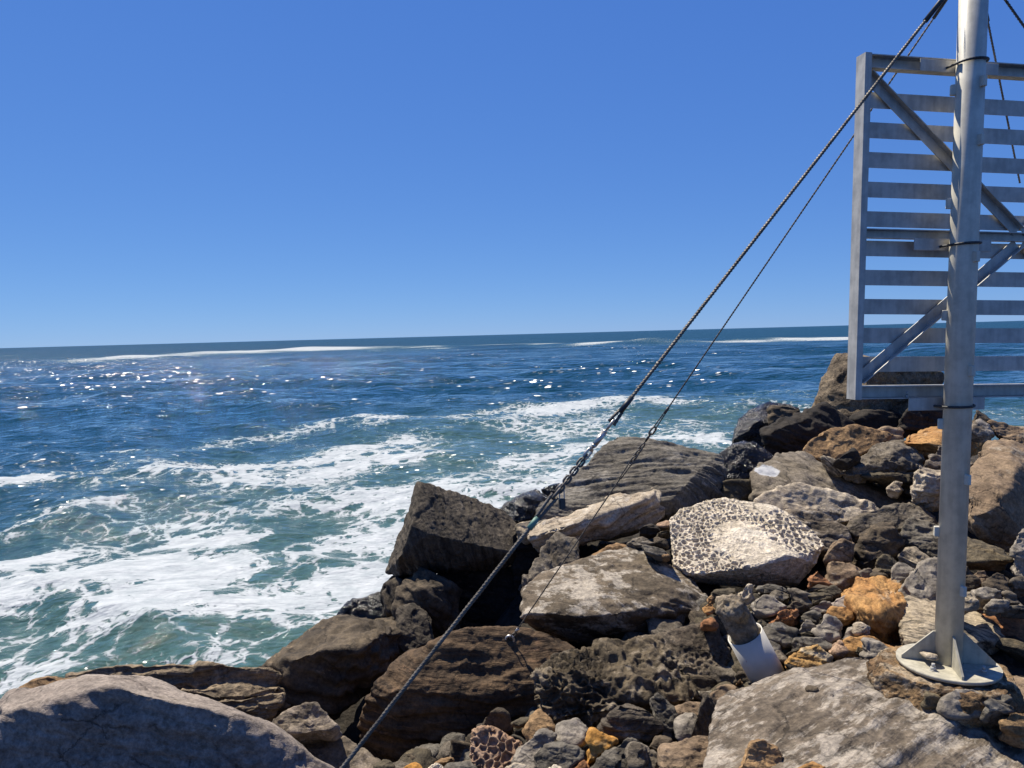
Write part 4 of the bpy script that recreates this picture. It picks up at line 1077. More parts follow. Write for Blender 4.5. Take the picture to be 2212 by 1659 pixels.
def tube_bm(bm, p0, p1, r0, r1=None, seg=24, caps=True):
    p0, p1 = Vector(p0), Vector(p1)
    r1 = r0 if r1 is None else r1
    q = (p1 - p0).to_track_quat('Z', 'Y')
    rings = []
    for p, r in ((p0, r0), (p1, r1)):
        rings.append([bm.verts.new(p + q @ Vector((r * math.cos(2 * math.pi * k / seg), r * math.sin(2 * math.pi * k / seg), 0))) for k in range(seg)])
    for k in range(seg):
        f = bm.faces.new((rings[0][k], rings[0][(k + 1) % seg], rings[1][(k + 1) % seg], rings[1][k]))
        f.smooth = True
    if caps:
        bm.faces.new(rings[0][::-1])
        bm.faces.new(rings[1])


def box_bm(bm, lo, hi):
    vs = [bm.verts.new((x, y, z)) for x in (lo[0], hi[0]) for y in (lo[1], hi[1]) for z in (lo[2], hi[2])]
    for q in ((0, 1, 3, 2), (4, 6, 7, 5), (0, 4, 5, 1), (2, 3, 7, 6), (0, 2, 6, 4), (1, 5, 7, 3)):
        bm.faces.new([vs[k] for k in q])


def extrude_bm(bm, prof, p0, ex, ey, ez, L):
    """extrude the 2D profile (in ex, ey) from p0 along ez by L"""
    a = [bm.verts.new(p0 + ex * x + ey * y) for x, y in prof]
    b = [bm.verts.new(p0 + ex * x + ey * y + ez * L) for x, y in prof]
    n = len(prof)
    for k in range(n):
        bm.faces.new((a[k], a[(k + 1) % n], b[(k + 1) % n], b[k]))
    bm.faces.new(a[::-1])
    bm.faces.new(b)


mast = empty('steel_mast', (0, 0, 0))
mast.matrix_world = mast_m
tag(mast, 'tall grey steel mast bolted to a round base plate on the rocks', 'pole')
MAST_H = 5.2


def part(name, bm, mat, parent, smooth_shade=False):
    return link(name, bm_mesh(name, bm, smooth_shade), mat, parent)


bm = bmesh.new()
tube_bm(bm, (0, 0, 0), (0, 0, MAST_H), MR, seg=40)
part('tube', bm, MAST, mast)
bm = bmesh.new()
tube_bm(bm, (0, 0, MAST_H), (0, 0, MAST_H + .01), MR + .006, seg=40)
part('cap', bm, GALV, mast)
PLATE_T = 0.02
bm = bmesh.new()
tube_bm(bm, (0, 0, -PLATE_T), (0, 0, 0.0), 0.285, seg=64)
bmesh.ops.bevel(bm, geom=[e for e in bm.edges if len(e.link_faces) == 2 and e.calc_face_angle(0) > 1], offset=.004, segments=2, affect='EDGES')
part('base_plate', bm, PLATE, mast)
# gussets: pointing at camera-left-front etc.
g0 = math.atan2(*(lambda v: (v.dot(PW), v.dot(PU)))(Vector((0.02, -1, 0))))
for k in range(4):
    a = g0 - math.radians(14) + k * math.pi / 2
    ca_, sa_ = math.cos(a), math.sin(a)
    bm = bmesh.new()
    ex = Vector((ca_, sa_, 0))
    ey = Vector((0, 0, 1))
    ez = Vector((-sa_, ca_, 0))
    extrude_bm(bm, [(MR - .004, .001), (.262, .001), (.262, .02), (MR + .012, .185), (MR - .004, .185)], ez * -0.006, ex, ey, ez, .012)
    part('gusset', bm, PLATE, mast)
for k in range(4):
    a = g0 - math.radians(14) + (k + .5) * math.pi / 2 + 0.1
    c_ = Vector((math.cos(a) * .2, math.sin(a) * .2, 0))
    bm = bmesh.new()
    tube_bm(bm, c_ + Vector((0, 0, .0)), c_ + Vector((0, 0, .004)), .021, seg=20)
    tube_bm(bm, c_ + Vector((0, 0, .0041)), c_ + Vector((0, 0, .022)), .0165, seg=6)
    tube_bm(bm, c_ + Vector((0, 0, .0221)), c_ + Vector((0, 0, .042)), .0095, seg=12)
    part('anchor_bolt', bm, GALV, mast)
# climbing lugs, alternating sides
for lx, ly, side in ((2077, 192, -1), (2124, 185, 1), (2118, 309, 1), (2065, 438, -1), (2109, 557, 1), (2055, 681, -1), (2101, 800, 1), (2045, 917, -1), (2096, 1031, 1), (2037, 1150, -1), (2074, 1268, 1)):
    lo_, hi_ = 0.0, MAST_H
    for _ in range(30):
        mid_ = .5 * (lo_ + hi_)
        if proj(np.array(BASE + AX * mid_))[1] > ly:
            lo_ = mid_
        else:
            hi_ = mid_
    h = .5 * (lo_ + hi_)
    vd = (Vector(CAM) - (BASE + AX * h)).normalized()
    va = math.atan2(vd.dot(PW), vd.dot(PU)) + (-side) * -math.radians(78 if side < 0 else 48)
    ex = Vector((math.cos(va), math.sin(va), 0))
    ez = Vector((-math.sin(va), math.cos(va), 0))
    bm = bmesh.new()
    extrude_bm(bm, [(MR - .005, -.032), (MR + .026, -.03), (MR + .026, .03), (MR - .005, .032)], Vector((0, 0, h)) - ez * .014, ex, Vector((0, 0, 1)), ez, .028)
    bmesh.ops.bevel(bm, geom=list(bm.edges), offset=.003, segments=1, affect='EDGES')
    part('climbing_lug', bm, MAST, mast)

# stone chip on the plate
rock('stone', 'D', 4.63, [(1205, 490), (1240, 466), (1276, 480), (1272, 512), (1225, 512)], 'small pale pebble lying on the round base plate', 'bone', 3, thick=.03, down=0, chisel=2)

# footing of mortar and rubble under the plate
fp = []
rf = np.random.RandomState(5)
for k in range(18):
    a = 2 * math.pi * k / 18
    e = PU * math.cos(a) + PW * math.sin(a)
    front = max(0, -(Vector((e.x, e.y, 0)).y))
    leftish = max(0, -e.x)
    r1 = .285 + .02 + .05 * front + .07 * leftish + rf.uniform(0, .02)
    fp.append(np.array(BASE + e * r1 + AX * (-PLATE_T - .012)))
    r2 = .33 + .06 * front + .13 * leftish + rf.uniform(0, .03)
    fp.append(np.array(BASE + e * r2 + AX * (-PLATE_T - .07 - .05 * rf.rand())))
    fp.append(np.array(BASE + e * (r2 * .8) + AX * (-.34)))
add_rock('mortar_footing', fp, 'crumbling orange-stained mortar footing under the round base plate', 'mortar', 6, seed=77, cat='footing', chisel=3, lump=.25, strata=0, fine=1.5, axis=(0, 0, 1))

# ------------------------------------------------------------------ slatted panel on the mast
panel = empty('slatted_panel', (0, 0, 0))


def along(u, h):          # a point in the panel's front plane
    return BASE + AX * h + PU * u + PW * (MR + .022)


def fit():
    u, h = -.65, 3.9
    for _ in range(40):
        x, y, _d = proj(np.array(along(u, h)))
        u += (1870 - x) * 4.78 / F_PX * .7
        h += (y - 112) * 4.78 / F_PX * .7
    return u, h


U_L, H_T = fit()
U_R = U_L + 2.25
pm = Matrix((PU, PW, AX)).transposed().to_4x4()
pm.translation = along(U_L, H_T)
panel.matrix_world = pm
tag(panel, 'large galvanised panel of horizontal slats fixed to the mast', 'panel')
W_P, H_P, DP = 2.25, 2.026, .088
X, Y, Zv = Vector((1, 0, 0)), Vector((0, 1, 0)), Vector((0, 0, 1))
T = .006


def channel(w, d, t=T):      # C profile, web on x = 0, flanges towards +x
    return [(0, 0), (d, 0), (d, t), (t, t), (t, w - t), (d, w - t), (d, w), (0, w)]


# uprights: web outwards, flanges front and back
bm = bmesh.new()
extrude_bm(bm, channel(DP, .042), Vector((0, 0, -H_P)), X, Y, Zv, H_P)
part('frame_upright', bm, GALV, panel)
bm = bmesh.new()
extrude_bm(bm, channel(DP, .042), Vector((W_P, 0, -H_P)), -X, Y, Zv, H_P)
part('frame_upright', bm, GALV, panel)
# rails: web at the back, flanges towards the camera
IN = .0425
for zt, hh in ((-.002, .078), (-H_P + .082, .08)):
    bm = bmesh.new()
    extrude_bm(bm, channel(hh, .062), Vector((IN, DP - .014, zt)), -Y, -Zv, X, W_P - 2 * IN)
    part('frame_rail', bm, GALV, panel)
bm = bmesh.new()
extrude_bm(bm, channel(.055, .05), Vector((IN, DP - .014, -1.007)), -Y, -Zv, X, W_P - 2 * IN)
part('middle_rail', bm, GALV, panel)
# slats on the sea side
for k in range(10):
    zt = -.2 - .1745 * k
    bm = bmesh.new()
    box_bm(bm, (.0075, DP - .0115, zt - .0925), (W_P - .0075, DP - .0065, zt))
    part('slat', bm, GALV, panel)
# K braces
def brace(p0, p1, flange_side):
    p0, p1 = Vector(p0), Vector(p1)
    d = (p1 - p0)
    L = d.length
    d.normalize()
    n = Vector((0, 1, 0)).cross(d)
    if n.z < 0:
        n = -n
    w = .062
    if flange_side > 0:
        prof = [(-w / 2, 0), (w / 2, 0), (w / 2, .045), (w / 2 - T, .045), (w / 2 - T, T), (-w / 2, T)]
    else:
        prof = [(-w / 2, .045), (-w / 2, 0), (w / 2, 0), (w / 2, T), (-w / 2 + T, T), (-w / 2 + T, .045)]
    bm = bmesh.new()
    extrude_bm(bm, prof, p0, n, -Y, d, L)
    part('brace', bm, GALV, panel)


yb = DP - .0785
brace((.05, yb + .054, -.115), (W_P / 2 - .02, yb + .054, -1.00), 1)
brace((.05, yb + .054, -H_P + .12), (W_P / 2 - .02, yb + .054, -1.075), -1)
brace((W_P - .05, yb + .054, -.115), (W_P / 2 + .02, yb + .054, -1.00), 1)
brace((W_P - .05, yb + .054, -H_P + .12), (W_P / 2 + .02, yb + .054, -1.075), -1)
# clamp plates and U bolts
um = -U_L
for zc, hp in ((-.055, .07), (-1.10, .068), (-H_P - .032, .075)):
    bm = bmesh.new()
    box_bm(bm, (um - .26, -.012, zc - hp / 2), (um + .26, -.005, zc + hp / 2))
    bmesh.ops.bevel(bm, geom=list(bm.edges), offset=.0015, segments=1, affect='EDGES')
    part('clamp_plate', bm, GALV, panel)
    # U bolt round the mast
    cy = -(MR + .022)
    pts = [Vector((um - MR - .012, .012, zc - .01))]
    for k in range(17):
        a = math.pi * k / 16
        pts.append(Vector((um - math.cos(a) * (MR + .0095), cy - math.sin(a) * (MR + .0095), zc - .01 + .014 * k / 16)))
    pts.append(Vector((um + MR + .012, .012, zc + .004)))
    bm = bmesh.new()
    for q0, q1 in zip(pts[:-1], pts[1:]):
        tube_bm(bm, q0, q1, .0075, seg=8, caps=False)
    part('u_bolt', bm, DARKM, panel)
for dx in (-.245, .2):
    bm = bmesh.new()
    tube_bm(bm, (um + dx, .03, -H_P + .005), (um + dx, .03, -H_P + .022), .011, seg=6)
    tube_bm(bm, (um + dx, .03, -H_P + .0221), (um + dx, .03, -H_P + .045), .006, seg=10)
    part('bolt', bm, GALV, panel)

# ------------------------------------------------------------------ guy wires
def rope_mesh(p0, p1, r, pitch=.09, strands=5, sag=0.0):
    p0, p1 = np.array(p0), np.array(p1)
    L = np.linalg.norm(p1 - p0)
    n = max(2, int(L / .02))
    q = Vector(p1 - p0).to_track_quat('Z', 'Y')
    ex, ey = np.array(q @ Vector((1, 0, 0))), np.array(q @ Vector((0, 1, 0)))
    seg = strands * 3
    t = np.linspace(0, 1, n + 1)
    th = np.arange(seg) / seg * 2 * math.pi
    tw = 2 * math.pi * t * L / pitch
    rad = r * (1 + .16 * np.cos(strands * (th[None, :]) + 0 * tw[:, None]))
    ang = th[None, :] + tw[:, None]
    c = p0[None] + (p1 - p0)[None] * t[:, None]
    c[:, 2] -= sag * 4 * t * (1 - t)
    v = c[:, None, :] + rad[..., None] * (np.cos(ang)[..., None] * ex + np.sin(ang)[..., None] * ey)
    idx = np.arange((n + 1) * seg).reshape(n + 1, seg)
    nxt = np.roll(idx, -1, 1)
    f = np.stack([idx[:-1], nxt[:-1], nxt[1:], idx[1:]], -1).reshape(-1, 4)
    return np_mesh('cable', v.reshape(-1, 3), f)


def link_mesh(L, w, r, seg=28):
    bm = bmesh.new()
    pts = []
    s = (L - w) / 2
    for k in range(seg):
        a = 2 * math.pi * k / seg
        x, z = math.cos(a) * w / 2, math.sin(a) * w / 2
        z += s if math.sin(a) >= 0 else -s
        pts.append(Vector((x, 0, z)))
    rings = []
    for k in range(seg):
        d = (pts[(k + 1) % seg] - pts[k - 1]).normalized()
        nrm = d.cross(Vector((0, 1, 0)))
        rings.append([bm.verts.new(pts[k] + nrm * r * math.cos(2 * math.pi * j / 8) + Vector((0, 1, 0)) * r * math.sin(2 * math.pi * j / 8)) for j in range(8)])
    for k in range(seg):
        a, b = rings[k], rings[(k + 1) % seg]
        for j in range(8):
            fc = bm.faces.new((a[j], a[(j + 1) % 8], b[(j + 1) % 8], b[j]))
            fc.smooth = True
    return bm_mesh('chain_link', bm)


def place_along(o, c, d, roll=0):
    q = Vector(d).to_track_quat('Z', 'Y')
    o.matrix_world = Matrix.Translation(Vector(c)) @ q.to_matrix().to_4x4() @ Matrix.Rotation(roll, 4, 'Z')


def solve_t(P0, P1, yimg):
    lo_, hi_ = 0.0, 1.0
    for _ in range(40):
        mid_ = .5 * (lo_ + hi_)
        if proj(P0 + (P1 - P0) * mid_)[1] < yimg:
            lo_ = mid_
        else:
            hi_ = mid_
    return .5 * (lo_ + hi_)


# the four wires leave a collar just above the frame
hc = None
for k in range(400):
    h = 3.5 + k * .005
    if proj(np.array(BASE + AX * h))[1] < -92:
        hc = h
        break
ATT = np.array(BASE + AX * hc)
bm = bmesh.new()
tube_bm(bm, (0, 0, hc - .03), (0, 0, hc + .03), MR + .01, seg=40)
part('wire_collar', bm, GALV, mast)


def guy(label, start, end, r, bits, group='guy wires of the mast', twist=.09):
    g = empty('guy_wire', tuple(end))
    bpy.context.view_layer.update()
    tag(g, label, 'cable', group)
    inv = Matrix.Translation(Vector(-np.array(end)))

    def child(name, me, mat, mw=None):
        o = link(name, me, mat, g)
        o.matrix_parent_inverse = Matrix.Identity(4)
        base_ = mw if mw is not None else Matrix.Identity(4)
        o.matrix_basis = inv @ base_
        return o
    P = lambda t: start + (end - start) * t
    for b in bits:
        k = b[0]
        if k == 'cable':
            child('cable', rope_mesh(P(b[1]), P(b[2]), b[3] if len(b) > 3 else r, twist), WIRE)
        elif k == 'twin':       # doubled tail of the splice
            side = np.cross(end - start, fwd)
            side /= np.linalg.norm(side)
            child('cable', rope_mesh(P(b[1]) - side * r * .9, P(b[2]) - side * r * 1.6, r * .9, twist), WIRE)
            child('cable', rope_mesh(P(b[1]) + side * r * .9, P(b[2]) + side * r * 1.6, r * .9, twist), WIRE)
        elif k in ('sleeve', 'turnbuckle', 'shackle'):
            bm = bmesh.new()
            rad = b[3]
            p0, p1 = Vector(P(b[1])), Vector(P(b[2]))
            if k == 'turnbuckle':
                pa, pb = p0.lerp(p1, .16), p0.lerp(p1, .84)
                tube_bm(bm, p0, pa, rad * .5, seg=10)
                tube_bm(bm, pa, p0.lerp(p1, .24), rad * .7, rad, seg=14)
                tube_bm(bm, p0.lerp(p1, .24), p0.lerp(p1, .76), rad, seg=14)
                tube_bm(bm, p0.lerp(p1, .76), pb, rad, rad * .7, seg=14)
                tube_bm(bm, pb, p1, rad * .5, seg=10)
            else:
                tube_bm(bm, p0, p1, rad, seg=14)
            child(k, bm_mesh(k, bm), b[4])
        elif k == 'chain':
            p0, p1 = P(b[1]), P(b[2])
            L = np.linalg.norm(p1 - p0)
            n = b[3]
            pitch = L / n
            ll = pitch + 2 * b[4] * 1.0 + b[4]
            me = link_mesh(ll, ll * .62, b[4])
            me.materials.append(b[5])
            d = Vector(p1 - p0).normalized()
            q = d.to_track_quat('Z', 'Y').to_matrix().to_4x4()
            for i in range(n):
                c = p0 + (p1 - p0) * ((i + .5) / n)
                child('chain_link', me, None, Matrix.Translation(Vector(c)) @ q @ Matrix.Rotation(math.radians(25 + 90 * (i % 2)), 4, 'Z'))
        elif k == 'eye':
            me = link_mesh(b[2], b[3], b[4])
            me.materials.append(b[5])
            d = Vector(end - start).normalized()
            q = d.to_track_quat('Z', 'Y').to_matrix().to_4x4()
            child('thimble', me, None, Matrix.Translation(Vector(P(b[1]))) @ q @ Matrix.Rotation(math.radians(b[6] if len(b) > 6 else 30), 4, 'Z'))
    return g


E1 = at(560, 1889, 3.25)
T1 = lambda y: solve_t(ATT, E1, y)
r1 = .0095
guy('thick wire rope with turnbuckle, chain and padlock running down to the dusty boulder', ATT, E1, r1, [
    ('sleeve', T1(-88), T1(45), r1 * 1.5, DARKM),
    ('cable', T1(45), T1(862)),
    ('sleeve', T1(858), T1(890), r1 * 1.45, DARKM),
    ('twin', T1(888), T1(914)),
    ('eye', T1(917), .055, .032, .006, BRIGHT),
    ('turnbuckle', T1(922), T1(974), .014, BRIGHT),
    ('eye', T1(979), .06, .036, .007, BRIGHT, 60),
    ('chain', T1(985), T1(1060), 8, .0055, WIRE),
    ('eye', T1(1066), .06, .034, .007, WIRE, 30),
    ('twin', T1(1120), T1(1070)),
    ('sleeve', T1(1118), T1(1142), r1 * 1.5, GREEN),
    ('cable', T1(1140), T1(1889), r1 * 1.05)])
# padlock on the chain
pl = ATT + (E1 - ATT) * T1(1052)
lock = empty('padlock', tuple(pl))
tag(lock, 'dark padlock hanging from the chain of the thick wire rope', 'padlock')
bm = bmesh.new()
box_bm(bm, (-.016, -.009, -.105), (.016, .009, -.055))
bmesh.ops.bevel(bm, geom=list(bm.edges), offset=.003, segments=2, affect='EDGES')
part('lock_body', bm, DARKM, lock)
sm = link_mesh(.085, .026, .0032)
sh = link('shackle', sm, GALV, lock)
sh.location = (0, 0, -.028)
lock.rotation_euler = (0, 0, .5)

EY = px('M', 285, 1390)
eye_pt = at(EY[0], EY[1], 6.62)
E2 = eye_pt
T2 = lambda y: solve_t(ATT, E2, y)
r2 = .0062
guy('thin wire rope ending at the eye bolt in the bedded brown boulder', ATT, E2, r2, [
    ('sleeve', T2(-88), T2(40), r2 * 1.6, DARKM),
    ('cable', T2(40), T2(886)),
    ('sleeve', T2(880), T2(893), r2 * 1.7, DARKM),
    ('twin', T2(893), T2(927)),
    ('eye', T2(931), .07, .04, .007, WIRE),
    ('turnbuckle', T2(935), T2(957), .009, DARKM),
    ('chain', T2(960), T2(1002), 6, .006, WIRE),
    ('twin', T2(1034), T2(1004)),
    ('cable', T2(1034), T2(1360)),
    ('sleeve', T2(1358), T2(1366), r2 * 2.0, BRIGHT),
    ('eye', T2(1374), .075, .035, .005, WIRE)], twist=.06)
eb = empty('eye_bolt', tuple(eye_pt))
tag(eb, 'shiny eye bolt set in the bedded brown boulder', 'bolt')
em = link_mesh(.085, .07, .012)
e_ = link('ring', em, BRIGHT, eb)
e_.location = (0, 0, 0)
bm = bmesh.new()
tube_bm(bm, (0, 0, -.035), (.01, .12, -.12), .013, seg=12)
part('shank', bm, DARKM, eb)

E3 = at(2203, 395, 5.13)
guy('wire rope threading down between the panel slats', ATT, E3, .0062, [
    ('sleeve', solve_t(ATT, E3, -88), solve_t(ATT, E3, 46), .011, DARKM), ('cable', solve_t(ATT, E3, 46), 1.0)])
E4 = at(3108, 1323, 5.0)
guy('wire rope stretching out over the top corner of the panel', ATT, E4, .0075, [('cable', 0.0, 1.0)])

# ------------------------------------------------------------------ concrete-filled pipe
pb = at(*px('G', 1440, 800), 5.50)
pt = at(*px('F', 945, 930), 5.40)
d = Vector(pt - pb)
Lp = d.length
pipe = empty('pipe', tuple(pb))
pipe.matrix_world = Matrix.Translation(Vector(pb)) @ d.to_track_quat('Z', 'Y').to_matrix().to_4x4()
tag(pipe, 'leaning white plastic pipe filled with crumbling concrete', 'pipe')
R_S = .128
ring_t = 0.0
for k in range(100):
    t = k / 100
    if proj(pb + (pt - pb) * t)[1] < px('G', 0, 256)[1]:
        ring_t = t
        break
h_s = Lp * ring_t
bm = bmesh.new()
seg = 48
prof = [(R_S, -.05), (R_S, h_s), (R_S - .007, h_s), (R_S - .007, -.05)]
rings = [[bm.verts.new((r * math.cos(2 * math.pi * k / seg), r * math.sin(2 * math.pi * k / seg), z)) for k in range(seg)] for r, z in prof]
for a, b in zip(rings, rings[1:] + rings[:1]):
    for k in range(seg):
        bm.faces.new((a[k], a[(k + 1) % seg], b[(k + 1) % seg], b[k]))
sl = part('sleeve', bm, PVC, pipe)
for p in sl.data.polygons:
    p.use_smooth = abs(p.normal.z) < .5
nh, ns = 60, 72
th, hh = np.meshgrid(np.arange(ns) / ns * 2 * math.pi, np.linspace(0, 1, nh))
rad = np.full(th.shape, .104)
zz = hh * (Lp - h_s + .3) + h_s - .3
top = smooth(.86, 1.0, hh)
rad = rad * np.sqrt(np.maximum(0, 1 - top ** 2.2)) * (1 + .05 * smooth(.72, .8, hh) * np.sin(th * 2 + 1))
v = np.column_stack([(rad * np.cos(th)).ravel(), (rad * np.sin(th)).ravel(), zz.ravel()])
amp = (.006 + .018 * smooth(.7, .9, hh)).ravel()
nrm = np.column_stack([np.cos(th).ravel(), np.sin(th).ravel(), (top * .8).ravel()])
v = v + nrm * (amp * (perlin(v * 14, 3) + .7 * perlin(v * 35, 4)))[:, None] * np.minimum(1, (rad.ravel() / .03))[:, None]
ii = np.arange(nh * ns).reshape(nh, ns)
nx_ = np.roll(ii, -1, 1)
ff = np.stack([ii[:-1], nx_[:-1], nx_[1:], ii[1:]], -1).reshape(-1, 4)
cm_ = rock_mat('crumbling_grey_concrete', (0.46, 0.40, 0.32), (0.22, 0.19, 0.15), (0.66, 0.44, 0.20), 0.4, strata=1.5, strata_col=.2, bump=1.0, speck=.3)
link('concrete_core', np_mesh('concrete_core', v, ff), cm_, pipe)

# ------------------------------------------------------------------ sea
NA, NR = 640, 470
az = np.linspace(math.radians(-62), math.radians(60), NA)
tt = np.linspace(0, 1, NR)
q_ang = np.exp(np.log(0.62) + (np.log(0.00018) - np.log(0.62)) * tt)          # angle below the horizon
q_ang = 0.35 * q_ang + 0.65 * (0.62 * (1 - tt) ** 1.35 + 0.00018)
r_ = CAM_Z / np.tan(q_ang)
dr = np.gradient(r_)
RR, AZ = np.meshgrid(r_, az, indexing='ij')
DR = np.repeat(dr[:, None], NA, 1)
x0 = (RR * np.sin(AZ)).ravel()
y0 = (RR * np.cos(AZ)).ravel()
cell = np.maximum(DR * 0.9, RR * (az[1] - az[0])).ravel()
rw = np.random.RandomState(21)
zx = np.zeros_like(x0)
dx_ = np.zeros_like(x0)
dy_ = np.zeros_like(x0)
waves = []
for k in range(70):
    lam = 0.75 * (40 / 0.75) ** rw.rand()
    th0 = math.radians(-100 + rw.normal() * (14 + 34 * (1 - min(1, lam / 20))))
    am = 0.0068 * lam ** 0.92 * rw.uniform(.5, 1.3)
    waves.append((lam, th0, am, rw.uniform(0, 6.28)))
for lam, th0, am, ph in waves:
    k = 2 * math.pi / lam
    cx_, cy_ = math.cos(th0), math.sin(th0)
    att = np.exp(-(cell / lam * 1.9) ** 2)
    arg = k * (x0 * cx_ + y0 * cy_) + ph
    zx += am * att * np.cos(arg)
    s_ = am * att * np.sin(arg) * .8
    dx_ -= cx_ * s_
    dy_ -= cy_ * s_


def sea_pts(line):
    return np.array([on_level(x, y, 0.0)[:2] for x, y in line])


P2 = np.column_stack([x0, y0])
P3 = np.column_stack([x0, y0, np.zeros_like(x0)])
Sx = lambda pts: [px('S', a, b) for a, b in pts]
near = np.hypot(x0, y0) < 120
# outer limit of the churned water round the breakwater
edge_line = sea_pts([(-260, 1180), (0, 1085), (250, 990), (600, 935), (1000, 868), (1400, 852), (1800, 862), (2300, 860)])
poly = np.concatenate([edge_line, np.array([[60, 0], [0, -10], [-30, 0]])])


sd = seg_dist(P2, edge_line) * np.where(inside(P2, poly), 1, -1)
wob = 5 * perlin(P3 * 0.06, 4) + 2.5 * perlin(P3 * .17, 5)
aer = smooth(-6, 16, sd + wob)                       # aerated, greener water
strip = perlin(np.column_stack([x0 * .16 + y0 * .02, y0 * .09 - x0 * .03, x0 * 0]), 8) + .6 * perlin(np.column_stack([x0 * .42, y0 * .26, x0 * 0]), 9) + .35 * perlin(np.column_stack([x0 * .95, y0 * .7, x0 * 0]), 12)
dens = smooth(-1, 7, sd + .5 * wob) * (0.40 + 0.30 * strip)
dens += .34 * smooth(5, 18, sd) * smooth(38, 15, np.hypot(x0, y0))
LINES = [  # streaks of foam: image polyline, width in metres, strength
    (Sx([(640, 800), (800, 790), (1000, 800), (1280, 715), (1500, 695), (1900, 622), (2000, 600)]), 1.6, .55),
    (Sx([(2000, 650), (2200, 600)]), 1.6, .4),
    (Sx([(150, 990), (400, 985), (650, 900), (900, 880), (1000, 900), (750, 960), (500, 1010)]), 1.2, .45),
    (Sx([(-50, 1040), (100, 1000)]), 1.0, .6),
    (Sx([(1050, 930), (1300, 920), (1600, 880), (1950, 780), (2200, 730)]), 1.3, .42),
    (Sx([(1350, 1000), (1600, 1005), (1700, 975), (1900, 900), (2200, 860)]), 1.2, .45),
    (Sx([(1800, 1090), (2200, 1060)]), 1.4, .4),
    (Sx([(950, 1275), (1100, 1270), (1400, 1245)]), .55, .5),
    (Sx([(0, 1250), (300, 1150), (600, 1110)]), .7, .4),
    (Sx([(0, 1415), (150, 1385), (320, 1350)]), .6, .5),
    (Sx([(60, 1590), (500, 1470), (850, 1370), (1000, 1410), (1010, 1500), (800, 1580), (600, 1680)]), .9, .5),
    (Sx([(1050, 1640), (1600, 1560), (2100, 1450)]), 1.1, .35),
    (Sx([(1400, 1400), (1700, 1320), (2100, 1230)]), 1.0, .3),
    ([(1190, 890), (1230, 876), (1340, 864), (1440, 872)], 2.0, .42),
    ([(1530, 856), (1620, 848), (1700, 846), (1765, 862)], 1.8, .42),
    ([(1330, 950), (1400, 938), (1480, 942), (1550, 968)], 1.2, .5),
    ([(980, 905), (1100, 880), (1180, 886)], 1.4, .32),
    ([(1130, 1010), (1230, 985), (1280, 965)], 1.4, .4),
    ([(-40, 870), (40, 868)], 1.6, .5),
    ([(820, 838), (900, 842), (1000, 832)], 1.2, .18),
    ([(180, 781), (330, 770), (450, 764), (560, 761), (690, 757)], 26, .50),
    ([(440, 763), (500, 760), (570, 759), (640, 757)], 22, .45),
    ([(690, 756), (850, 752), (1000, 750), (1180, 745), (1400, 743), (1540, 737)], 48, .50),
    ([(980, 752), (1100, 748), (1250, 746), (1420, 743)], 40, .35),
    ([(1560, 735), (1700, 734), (1850, 733)], 30, .36),
    ([(0, 768), (120, 771), (240, 775)], 14, .38),
    ([(60, 800), (140, 795)], 5, .4), ([(240, 840), (320, 836)], 3, .22), ([(560, 865), (620, 862)], 2.5, .2),
]
hump = np.zeros_like(x0)
for ln, w, s in LINES:
    L = sea_pts(ln)
    dd = seg_dist(P2, L)
    far = np.hypot(*L.mean(0)) > 150
    wn_ = w * (1 + .45 * perlin(P3 * (.35 if not far else .02), 14))
    dens += s * np.exp(-(dd / np.maximum(wn_, .2)) ** 2) * (1 if not far else np.clip(.80 + 1.1 * perlin(P3 * .014, 15) + .9 * perlin(P3 * .05, 16), 0, 1.4))
    if far and w > 20:
        hump += .8 * np.clip(.7 + perlin(P3 * .012, 22), 0, 1.4) * np.exp(-(dd / 14) ** 2)
# whitecaps on the steeper crests offshore
hc_ = zx / (np.std(zx[near]) + 1e-6)
dens += .16 * smooth(1.9, 2.8, hc_) * smooth(.25, .9, perlin(P3 * .05, 17) + .3)
dens = np.clip(dens * .91, 0, 1.1)
zx = zx * (1 - .25 * aer) + hump + .03 * np.clip(dens, 0, 1) * near
verts = np.column_stack([x0 + dx_, y0 + dy_, zx])
ii = np.arange(NR * NA).reshape(NR, NA)
ff = np.stack([ii[:-1, :-1], ii[:-1, 1:], ii[1:, 1:], ii[1:, :-1]], -1).reshape(-1, 4)
sea_me = np_mesh('sea', verts, ff)
dist_ = np.hypot(x0, y0)
for nm, arr in (('foam', dens), ('aerated', aer), ('ripple', smooth(70, 18, dist_)), ('chop', smooth(25, 90, dist_)), ('offing', smooth(60, 420, dist_)), ('crest', smooth(-.1, 1.3, hc_ + .5 * perlin(P3 * .12, 19)) * (.25 + .75 * smooth(-.1, .5, perlin(P3 * .035, 18))))):
    at_ = sea_me.attributes.new(nm, 'FLOAT', 'POINT')
    at_.data.foreach_set('value', arr.astype(np.float32))


